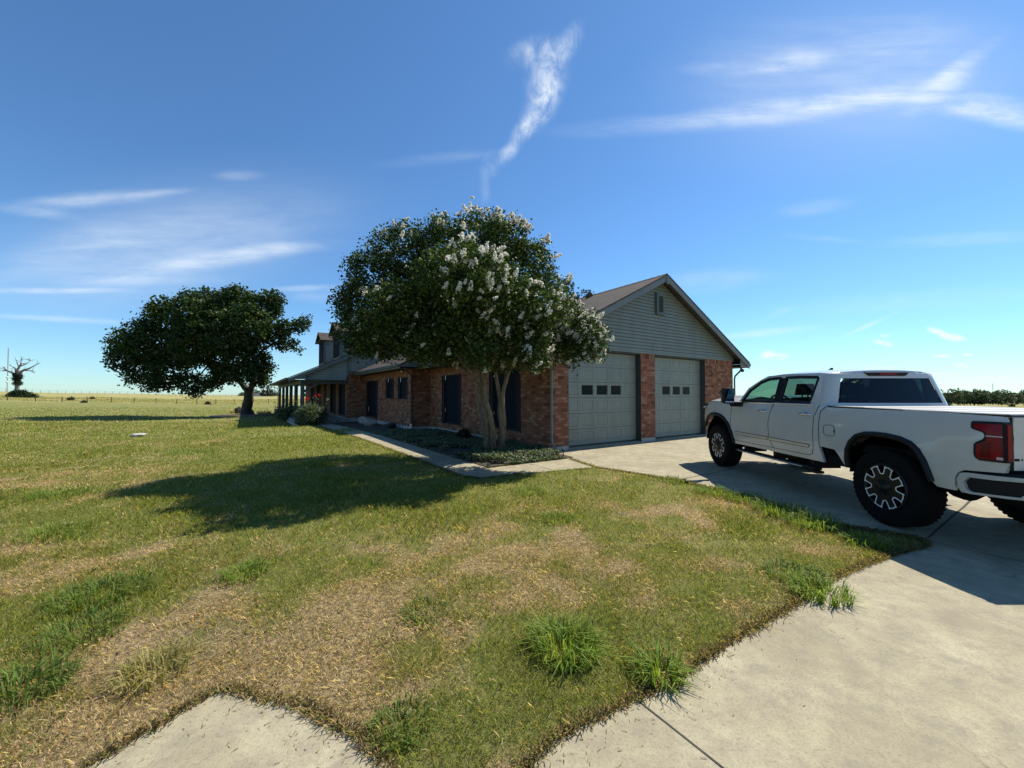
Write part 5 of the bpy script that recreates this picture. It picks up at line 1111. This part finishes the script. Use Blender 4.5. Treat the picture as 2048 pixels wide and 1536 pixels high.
dk = [(.03, .032, .018), (.05, .046, .025)]
for px, py, Y, r, lab in ((143, 793, 105, .75, 'dark scrub bush in the hay field behind the second fence bay'), (185, 792, 118, .5, 'small dark scrub clump farther back in the hay field'), (415, 799, 104, .6, 'low dark scrub clump in the hay field behind the shade tree'), (168, 804, 92, .3, 'tiny dark weed clump at the foot of the wire fence')):
    bush('scrub_bush', lab, 'bush', px, py, Y, [(-r * .7, 0, r * .35, r * .6), (0, 0, r * .5, r * .75), (r * .8, 0, r * .3, r * .5)], 60, .2, dk, 'scrub bushes in the hay field')
for px, Y, r, lab in ((1897, 52, .26, 'small dark weed clump in the right-hand field, left of the pair above the truck bed'), (2022, 50, .34, 'dark weed clump in the right-hand field above the tail lamp')):
    bush('weed_clump', lab, 'bush', px, 815, Y, [(0, 0, r * .4, r * .7), (r * .8, 0, r * .3, r * .5)], 40, .10, dk, 'weed clumps in the right-hand field')
# far trees seen past the porch
for px, py, Y, r, lab in ((535, 782, 330, 5.2, 'rounded dark far tree left of the porch posts'), (509, 784, 380, 5.0, 'far dark tree half hidden by the shade tree trunk'), (484, 785, 400, 3.0, 'small far tree left of the shade tree trunk'), (612, 785, 360, 2.6, 'small far tree seen between porch post and house wall'), (553, 786, 420, 2.4, 'low far bush just left of the outer porch post')):
    b = Vector(atY(px, 789, Y)); b.z = min(zg1(b.x, b.y), CAMH - 2 * Y / FPX) - .5
    small_tree('distant_tree', lab, 'tree', b, [(b + Vector((-r * .6, 0, r * .55)), r * .55), (b + Vector((0, 0, r * .75)), r * .75), (b + Vector((r * .7, 0, r * .5)), r * .6), (b + Vector((r * .2, 1, r * .4)), r * .7)], [([(0, 0, -1), (0, 0, r * .5)], [.4, .3])], 160, 10, r * .12, r * .2, [(.028, .042, .022), (.04, .055, .028)], group='far trees past the porch')
b = Vector(atY(521, 788, 345)); hb = thing('farmhouse', 'tiny pale distant farm building beside the far tree', 'building', (b.x, b.y, CAMH - 2.2))
mb = MB(); mb.box(-6, 6, 0, 6, -2, 2.0); mb.build('wall', plain('pale_farm_wall', (.5, .5, .47), .8), hb); mb = MB(); mb.prism([(-6.5, 1.95), (6.5, 1.95), (0, 3.4)], -.4, 6.4); mb.build('roof', plain('grey_farm_roof', (.28, .28, .29), .6), hb)
# tree line on the right: reads as one mass
tl_b = []; gl = np.random.default_rng(21)
for k in range(230):
    a = R(gl.uniform(38, 72)); Y = gl.uniform(300, 345); x = Y * math.tan(a); r = gl.uniform(2.6, 5.4); z0 = CAMH - 17.0 * Y / FPX
    tl_b.append(((x, Y, z0 + r * .8 + gl.uniform(0, 1.6)), r)); tl_b.append(((x + gl.normal() * 3, Y, z0 + r * .4), r * .8))
P, D, Q = sprays(tl_b, 16000, 8, .7, gl, .5)
o = np_mesh('treeline', leaf_quads(Q, 1.15, .75, np.array([0, 0, 1.0]), gl), 4, M['leaf'], tint(len(Q), [(.055, .085, .040), (.075, .105, .050), (.045, .068, .036), (.09, .11, .055)], gl, .3)); tag(o, 'dark green far-off tree line along the right horizon', 'tree line', kind='stuff')
# radio masts
def mast(label, px, py, Y, h, w, dishes=()):
    b = Vector(atY(px, py, Y)); t = thing('radio_mast', label, 'mast', b); mb = MB(); c = [(w * math.cos(a), w * math.sin(a)) for a in (0.5, 2.6, 4.7)]
    for x, y in c: mb.tube([(x, y, 0), (x, y, h)], w * .28, 5)
    n = int(h / (w * 3.2))
    for i in range(n):
        for k in range(3):
            a, d = c[k], c[(k + 1) % 3]; mb.tube([(a[0], a[1], h * i / n), (d[0], d[1], h * (i + 1) / n)], w * .13, 4, cap=False)
    mb.tube([(0, 0, h), (0, 0, h + w * 5)], w * .2, 5); mb.build('tower', M['mast'], t)
    for z, r in dishes: mb = MB(); mb.lathe([(0, -.5 * r), (r * .7, -.3 * r), (r, .2 * r), (r * .8, .2 * r), (0, -.1 * r)], 'y', 14, (w * 1.6, -w - r * .4, z)); mb.build('dish', M['lamp_white'], t)
mast('tall thin radio mast with two white dishes behind the dead tree', 14, 786, 600, 68, .5, ((24, 1.5), (16.5, 1.7)))
mast('small far radio mast above the right-hand tree line', 1986, 786, 800, 19.5, .45)
b = Vector(atY(549, 788, 300)); t = thing('utility_pole', 'thin far utility pole between the shade tree and the porch', 'pole', b); mb = MB(); mb.tube([(0, 0, -1), (0, 0, 8.5)], .16, 6); mb.box(-1.1, 1.1, -.06, .06, 7.6, 7.75); mb.build('pole', M['wood'], t)
# ------------------------------------------------------------------ lawn blades
def blades():
    gg = np.random.default_rng(99); out = []; cols = []
    for y0, y1, dens, ln, wd in ((1.1, 2.6, 15500, .034, .0024), (2.6, 4.2, 9000, .036, .0031), (4.2, 6.5, 3600, .044, .005), (6.5, 10, 1500, .05, .008), (10, 16, 560, .055, .013), (16, 27, 150, .065, .024), (27, 85, 15, .09, .055)):
        x0, x1 = -(2.0 if y1 < 11 else 1.5) * y1 - 1.0, min(.52 * y1 + 2.2, 5.2); n = int((x1 - x0) * (y1 - y0) * dens)
        x = gg.uniform(x0, x1, n); y = gg.uniform(y0, y1, n)
        k = (x > -(1.95 if y1 < 11 else 1.45) * y - .9); x, y = x[k], y[k]
        jx, jy = x + gg.normal(size=len(x)) * .02, y + gg.normal(size=len(x)) * .02
        k = ~inpoly(x, y, BED) & ~inpoly(x, y, HOUSE); x, y = x[k], y[k]
        ind = inpoly(x, y, DRIVE) | inpoly(x, y, WALK); e_ = np.zeros(len(x)); e_[ind] = np.minimum(pdist(x[ind], y[ind], DRIVE), pdist(x[ind], y[ind], WALK)); k = ~ind | (e_ < np.where(y < 3, .035, .08) * fbm(x, y, 3.1, 3) ** 1.5); x, y = x[k], y[k]
        s_, t_ = hs(x, y); k = ~((s_ > -.5) & (t_ > -1.2)); x, y = x[k], y[k]
        k = ((x - tb.x) / 3.3) ** 2 + ((y - tb.y) / 2.5) ** 2 > 1; x, y = x[k], y[k]
        k = gg.random(len(x)) > sst(26, 82, y); x, y = x[k], y[k]
        d = dryness(x, y); thin = fbm(x + 3, y - 8, 1.1, 3)
        k = gg.random(len(x)) < np.clip(1.25 - .55 * d - .9 * (thin < .4) * .5, .25, 1); x, y, d = x[k], y[k], d[k]; n = len(x)
        lush = sst(.5, .72, fbm(x - 20, y + 31, .7, 3)) * (d < .5)
        L = ln * gg.uniform(.5, 1.3, n) * (.5 + 1.0 * fbm(x, y, 5.5, 3)) * (1 + .6 * lush) * (1 - .25 * (d > .7)); a = gg.random(n) * 6.283; le = gg.uniform(.35, 1.5, n) + .5 * (d > .6)
        z = zg(x, y) - .008; B = np.stack([x, y, z], 1); dv = np.stack([np.cos(a), np.sin(a), np.zeros(n)], 1)
        b2 = a + gg.normal(size=n) * .5; sd = np.stack([-np.sin(b2), np.cos(b2), np.zeros(n)], 1) * (wd * gg.uniform(.6, 1.3, n) * .5)[:, None]
        nrm = np.sqrt(1 + le ** 2); tip = B + (dv * (le / nrm)[:, None] + np.array([0, 0, 1.]) * (1 / nrm)[:, None]) * L[:, None]
        mid = B * .5 + tip * .5 + np.array([0, 0, 1.]) * (L * .12)[:, None]
        out.append(np.stack([B - sd, B + sd, mid + sd * .7, tip, mid - sd * .7], 1).reshape(-1, 3))
        dry = gg.random(n) < np.clip(.07 + 1.15 * (d - .25), .05, .74)
        gr = tint(n, [(.20, .25, .042), (.27, .30, .060), (.14, .19, .034), (.34, .33, .09)], gg, .25); st_ = tint(n, [(.66, .47, .25), (.78, .60, .36), (.42, .28, .14), (.30, .22, .09)], gg, .3)
        cols.append(np.where(dry[:, None], st_, gr))
    # dead runners and clippings lying in the thatch
    n = 4000; y = 1.2 + 5.5 * gg.random(n) ** .8; x = gg.uniform(-1.45, .55, n) * y + .6; d = dryness(x, y)
    k = ~inpoly(x, y, DRIVE) & ~inpoly(x, y, WALK) & (gg.random(n) < d * 1.3); x, y = x[k], y[k]; n = len(x); a = gg.random(n) * 6.283
    B = np.stack([x, y, zg(x, y) + gg.uniform(.005, .03, n)], 1); dv = np.stack([np.cos(a), np.sin(a), gg.normal(size=n) * .15], 1) * gg.uniform(.025, .06, n)[:, None]; sd = np.stack([-np.sin(a), np.cos(a), np.zeros(n)], 1) * .0016
    out.append(np.stack([B - sd, B + sd, B + dv * .5 + sd + np.array([0, 0, .008]), B + dv, B + dv * .5 - sd + np.array([0, 0, .008])], 1).reshape(-1, 3)); cols.append(tint(n, [(.52, .42, .26), (.42, .33, .18), (.60, .50, .33)], gg, .2))
    # ragged fringe of dry blades and runners hanging over the paving edges
    P = []
    for poly in (DRIVE[3:40], WALK[6:]):
        for a, b in zip(poly[:-1], poly[1:]):
            a, b = np.array(a), np.array(b); m = int(np.hypot(*(b - a)) * (900 if a[1] < 5 else 420)); P.append(a + (b - a) * gg.random((m, 1)))
    P = np.concatenate(P); n = len(P); off = gg.normal(size=(n, 2)) * .020; x, y = (P + off).T; a = gg.random(n) * 6.283; L = gg.uniform(.02, .06, n) * (.6 + .8 * fbm(x, y, 4, 2))
    B = np.stack([x, y, zg(x, y) + .002], 1); le = gg.uniform(.5, 2.2, n); nr = np.sqrt(1 + le * le); dv = np.stack([np.cos(a) * le / nr, np.sin(a) * le / nr, 1 / nr], 1) * L[:, None]; sd = np.stack([-np.sin(a), np.cos(a), np.zeros(n)], 1) * .0019
    sd[y > 4] *= 1.6
    out.append(np.stack([B - sd, B + sd, B + dv * .55 + sd + np.array([0, 0, .006]), B + dv, B + dv * .55 - sd + np.array([0, 0, .006])], 1).reshape(-1, 3)); cols.append(tint(n, [(.30, .22, .12), (.20, .15, .08), (.42, .32, .18), (.12, .15, .035), (.10, .075, .045)], gg, .3))
    k0 = np.array(DRIVE[3:40]); m = 2600; ii = gg.integers(0, len(k0) - 1, m); P = k0[ii] + (k0[ii + 1] - k0[ii]) * gg.random((m, 1)) + gg.normal(size=(m, 2)) * .22 * gg.random((m, 1)); x, y = P.T; q = inpoly(x, y, DRIVE) & (y < 6); x, y = x[q], y[q]; m = len(x); a = gg.random(m) * 6.283
    B = np.stack([x, y, np.full(m, .003)], 1); dv = np.stack([np.cos(a), np.sin(a), np.full(m, .1)], 1) * gg.uniform(.008, .035, m)[:, None]; sd = np.stack([-np.sin(a), np.cos(a), np.zeros(m)], 1) * .0016
    out.append(np.stack([B - sd, B + sd, B + dv * .5 + sd, B + dv, B + dv * .5 - sd], 1).reshape(-1, 3)); cols.append(tint(m, [(.30, .22, .12), (.16, .12, .07), (.45, .36, .2)], gg, .3))
    V = np.concatenate(out); c = np.concatenate(cols); print('blades', len(c))
    o = np_mesh('lawn_grass', V, 5, M['grass'], c); tag(o, 'short mown lawn grass, green mixed with straw-dry patches', 'grass', kind='stuff')
blades()
# tall dry hay in the field beyond the fence
def hay():
    gg = np.random.default_rng(5); n = 60000; a = np.radians(gg.uniform(-60, -22, n)); r = 62 * (1 + 2.2 * gg.random(n) ** 1.6); x, y = r * np.sin(a), r * np.cos(a)
    k = beyond_fence(x, y) > .3; x, y, r = x[k], y[k], r[k]; n = len(x); L = gg.uniform(.12, .34, n); w = .05 * r / 80
    B = np.stack([x, y, zg(x, y) + (fbm(x, y, .08, 3) - .5) * .5 - .05], 1); th = gg.random(n) * 6.283; tip = B + np.stack([np.cos(th) * .25, np.sin(th) * .25, np.ones(n)], 1) * L[:, None]; sd = np.stack([w, 0 * w, 0 * w], 1)
    o = np_mesh('hay_grass', np.stack([B - sd, B + sd, tip], 1).reshape(-1, 3), 3, M['grass'], tint(n, [(.52, .44, .22), (.44, .38, .18), (.36, .33, .14), (.27, .27, .10)], gg, .2)); tag(o, 'tall dry straw-coloured grass of the hay field beyond the wire fence', 'grass', kind='stuff')
hay()
# single weed clumps one can point at
gt = np.random.default_rng(77)
GRN = [(.15, .24, .034), (.20, .285, .045), (.105, .18, .028), (.24, .29, .058)]; DKG = [(.13, .20, .036), (.095, .155, .030), (.17, .225, .055)]
GG = 'coarse grass clumps in the lawn'
CL = [(1130, 1300, 260, .26, .17, GRN, 'largest bushy grass clump in the front lawn, nearest the bottom edge of the driveway bend'),
      (1318, 1352, 150, .24, .10, GRN, 'sprawling grass clump hanging over the driveway edge beside the front paving joint'),
      (1640, 1190, 190, .25, .16, GRN, 'grass clump spilling onto the driveway edge below the truck shadow'),
      (1590, 1150, 170, .18, .20, DKG, 'loose dark grass clump just inland of the clump spilling onto the driveway'),
      (1430, 985, 150, .20, .22, GRN, 'bright grass clump on the lawn edge in line with the truck front wheel'),
      (1490, 1000, 170, .22, .22, GRN, 'bright grass clump on the lawn edge below the truck running board'),
      (1560, 1025, 230, .27, .24, GRN, 'thick bright grass clump on the lawn edge left of the rear wheel'),
      (1625, 1050, 230, .27, .22, GRN, 'thick bright grass clump on the lawn edge nearest the rear wheel'),
      (1730, 1085, 120, .17, .16, GRN, 'low grass clump near the shaded tip of the lawn'),
      (1345, 962, 120, .17, .20, GRN, 'small bright grass clump on the lawn edge left of the truck'),
      (210, 1190, 260, .26, .24, DKG, 'wide dark green grass clump at the left of the front lawn'),
      (170, 1265, 170, .22, .18, DKG, 'dark grass clump just below the wide one at the left of the lawn'),
      (45, 1380, 200, .26, .16, DKG, 'dark grass clump cut by the left border of the picture'),
      (490, 1150, 130, .19, .14, GRN, 'small green grass clump alone in the dry part of the lawn'),
      (110, 1070, 150, .22, .25, GRN, 'grass clump between the wide left clump and the tree shadow'),
      (120, 990, 150, .22, .3, GRN, 'long low grass clump left of the tree shadow'),
      (1115, 1040, 110, .17, .17, GRN, 'small green grass clump in front of the sidewalk end'),
      (850, 1225, 110, .15, .14, DKG, 'short dark grass clump in the middle of the dry lawn'),
      (310, 1345, 130, .20, .14, [(.34, .29, .10), (.26, .25, .08), (.42, .36, .16)], 'yellowed half-dry grass clump at the lower left of the lawn'),
      (800, 1450, 130, .14, .12, DKG, 'low matted grass clump on the lawn tongue between the two paving edges'),
      (380, 905, 120, .22, .5, GRN, 'bright grass clump on the open lawn beyond the tree shadow'),
      (690, 862, 140, .22, .5, GRN, 'grass clump along the sidewalk edge near the rose bushes'),
      (900, 975, 120, .2, .25, DKG, 'shaded grass clump beside the sidewalk under the crape myrtle'),
      (1060, 985, 100, .17, .18, GRN, 'little grass clump at the lawn corner near the ivy bed')]
for px, py, n, ln, sp, pal, lab in CL:
    p = on_ground(px, py); p.z -= .01; tuft('grass_clump', lab, 'grass clump', p, int(n * 1.6), ln * (.72 if pal is DKG else .92), .0085 * (1 + .06 * max(0, p.y - 3)), pal, sp * 1.25, gt, GG, 1.12)
# ------------------------------------------------------------------ sky
world = bpy.data.worlds.new('World'); SC.world = world; world.use_nodes = True; nt = world.node_tree; bg = nt.nodes['Background']
SUN_AZ, SUN_EL = R(57), R(51.5)
sky = N(nt, 'ShaderNodeTexSky', sky_type='NISHITA'); sky.sun_disc = False; sky.sun_elevation = SUN_EL; sky.sun_rotation = SUN_AZ; sky.altitude = 200; sky.air_density = 1.0; sky.dust_density = .15; sky.ozone_density = 2.5
tc = N(nt, 'ShaderNodeTexCoord').outputs['Generated']; sx = N(nt, 'ShaderNodeSeparateXYZ'); nt.links.new(tc, sx.inputs[0])
yy = math_(nt, 'MAXIMUM', sx.outputs[1], .02); cx = N(nt, 'ShaderNodeCombineXYZ'); nt.links.new(math_(nt, 'DIVIDE', sx.outputs[0], yy), cx.inputs[0]); nt.links.new(math_(nt, 'DIVIDE', sx.outputs[2], yy), cx.inputs[1]); uvw = cx.outputs[0]
def ell(px, py, rx, ry, ang, k, acc):
    m = N(nt, 'ShaderNodeMapping', vector_type='TEXTURE'); m.inputs['Location'].default_value = ((px - 1024) / FPX, (HY - py) / FPX, 0); m.inputs['Rotation'].default_value = (0, 0, R(ang)); m.inputs['Scale'].default_value = (rx / FPX, ry / FPX, 1); nt.links.new(uvw, m.inputs['Vector'])
    l = N(nt, 'ShaderNodeVectorMath', operation='LENGTH'); nt.links.new(m.outputs[0], l.inputs[0]); r = N(nt, 'ShaderNodeMapRange', interpolation_type='SMOOTHERSTEP'); nt.links.new(l.outputs['Value'], r.inputs[0])
    r.inputs[1].default_value = 0; r.inputs[2].default_value = 1.25; r.inputs[3].default_value = k; r.inputs[4].default_value = 0
    return r.outputs[0] if acc is None else math_(nt, 'ADD', acc, r.outputs[0])
def nz(sc, rot, scale, detail, rough, dist=0):
    m = N(nt, 'ShaderNodeMapping'); m.inputs['Rotation'].default_value = (0, 0, R(rot)); m.inputs['Scale'].default_value = (*sc, 1); nt.links.new(uvw, m.inputs['Vector'])
    n = N(nt, 'ShaderNodeTexNoise'); n.inputs['Scale'].default_value = scale; n.inputs['Detail'].default_value = detail; n.inputs['Roughness'].default_value = rough; n.inputs['Distortion'].default_value = dist; nt.links.new(m.outputs[0], n.inputs['Vector']); return n.outputs[0]
A = B_ = C_ = None
for e in ((1140, 70, 55, 26, 60, .5), (1080, 90, 75, 40, 10, .6), (1095, 145, 75, 45, 70, .8), (1085, 200, 70, 34, 60, .85), (1050, 250, 45, 22, 50, .85), (1015, 300, 45, 18, 45, .7), (978, 330, 30, 22, 80, .35), (970, 370, 14, 40, 0, .2)): A = ell(*e, A)
for e in ((1330, 240, 240, 26, 4, .45), (1560, 215, 240, 34, 6, .6), (1760, 185, 200, 30, 8, .7), (1900, 160, 110, 34, 35, .75), (1985, 205, 130, 34, -4, 1.1), (2060, 235, 120, 24, -8, .9), (1600, 110, 100, 30, 10, .6), (1480, 125, 120, 22, 0, .3), (1700, 130, 380, 150, 0, .32), (1950, 110, 120, 20, 35, .4), (1850, 60, 200, 60, 0, .22),
          (170, 395, 190, 20, 4, .55), (60, 420, 110, 14, -6, .4), (300, 382, 90, 10, 6, .4), (420, 520, 200, 24, 8, .6), (560, 495, 140, 18, 5, .5), (330, 500, 420, 110, 14, .34), (230, 560, 220, 12, 0, .4), (100, 580, 180, 8, 0, .6), (120, 638, 190, 8, -3, .55), (600, 575, 90, 8, 3, .5), (150, 490, 300, 60, 20, .25), (640, 590, 80, 20, 0, .3),
          (1640, 410, 95, 20, 8, .3), (1650, 474, 90, 9, -5, .35), (1530, 665, 130, 10, 6, .75), (1740, 650, 75, 6, 24, .55), (1430, 560, 140, 30, 5, .32), (1950, 475, 200, 18, 3, .35), (1850, 600, 330, 26, 4, .22), (1560, 625, 40, 10, 20, .3), (880, 310, 150, 16, 6, .22), (470, 345, 60, 14, 0, .3)): B_ = ell(*e, B_)
for e in ((1550, 713, 34, 9, 3, 1.15), (1538, 708, 18, 8, 0, .9), (1768, 686, 24, 7, -12, 1.1), (1772, 671, 14, 4, 4, .9), (1880, 664, 30, 8, -18, 1.1), (1908, 674, 34, 9, -8, 1.2), (1886, 712, 22, 5, 0, .95), (1936, 709, 14, 4, 0, .8), (1924, 731, 20, 6, -8, 1.0), (1870, 748, 60, 5, 0, .5), (1985, 757, 60, 5, 0, .6), (1760, 735, 40, 4, 0, .45), (1790, 760, 80, 4, 0, .5)): C_ = ell(*e, C_)
def cut(mask, n, lo, hi, gain):
    r = N(nt, 'ShaderNodeMapRange', interpolation_type='SMOOTHSTEP'); nt.links.new(n, r.inputs[0]); r.inputs[1].default_value = lo; r.inputs[2].default_value = hi; r.inputs[3].default_value = .06; r.inputs[4].default_value = gain
    return math_(nt, 'MULTIPLY', mask, r.outputs[0])
fa = cut(A, nz((1.7, 1.0), -58, 15, 12, .66, .9), .26, .80, 1.1)
fb = cut(B_, math_(nt, 'ADD', math_(nt, 'MULTIPLY', nz((1, 6.0), -9, 3.6, 13, .68, .35), .65), math_(nt, 'MULTIPLY', nz((1, 2.2), -22, 3, 9, .62, 1.0), .35)), .27, .76, 1.05)
fc = cut(C_, nz((1, 1.6), 0, 26, 5, .6), .25, .6, 1.2)
D_v = None
for e in ((1780, 170, 520, 210, 8, .17), (300, 490, 520, 170, 10, .15), (1024, 730, 1900, 100, 0, .08)): D_v = ell(*e, D_v)
cf = math_(nt, 'MINIMUM', math_(nt, 'ADD', math_(nt, 'ADD', math_(nt, 'ADD', fa, fb), fc), D_v), 1.0)
CLOUD = 7.5
tinted = mixc(nt, 1, sky.outputs[0], (.62, .915, 1.13), 'MULTIPLY')
nt.links.new(mixc(nt, math_(nt, 'MULTIPLY', cf, .76), tinted, (CLOUD * .90, CLOUD * .98, CLOUD * 1.04)), bg.inputs['Color'])
bg.inputs['Strength'].default_value = .098
# ------------------------------------------------------------------ sun and camera
sl = bpy.data.lights.new('sun', 'SUN'); sl.energy = 5.0; sl.angle = R(.5); sl.color = (1.0, .93, .80)
so = bpy.data.objects.new('sun', sl); COL.objects.link(so); so.location = (40, 30, 60)
sd = Vector((math.sin(SUN_AZ) * math.cos(SUN_EL), math.cos(SUN_AZ) * math.cos(SUN_EL), math.sin(SUN_EL))); so.rotation_euler = sd.to_track_quat('Z', 'Y').to_euler()
cd = bpy.data.cameras.new('camera'); cd.sensor_width = 36; cd.lens = 36 * FPX / 2048; cd.clip_start = .05; cd.clip_end = 9000
co_ = bpy.data.objects.new('camera', cd); COL.objects.link(co_); co_.location = (0, 0, CAMH); co_.rotation_euler = (math.pi / 2 + TILT, 0, 0); SC.camera = co_
SC.view_settings.view_transform = 'Standard'; SC.view_settings.look = 'None'; SC.view_settings.gamma = 1; SC.view_settings.exposure = .55
SC.render.engine = 'CYCLES'; SC.cycles.use_denoising = True; SC.cycles.denoiser = 'OPENIMAGEDENOISE'; SC.cycles.denoising_input_passes = 'RGB_ALBEDO_NORMAL'; SC.cycles.denoising_prefilter = 'NONE'; SC.cycles.max_bounces = 5; SC.cycles.diffuse_bounces = 2; SC.cycles.glossy_bounces = 3; SC.cycles.transmission_bounces = 2; SC.cycles.transparent_max_bounces = 12; SC.cycles.sample_clamp_indirect = 6
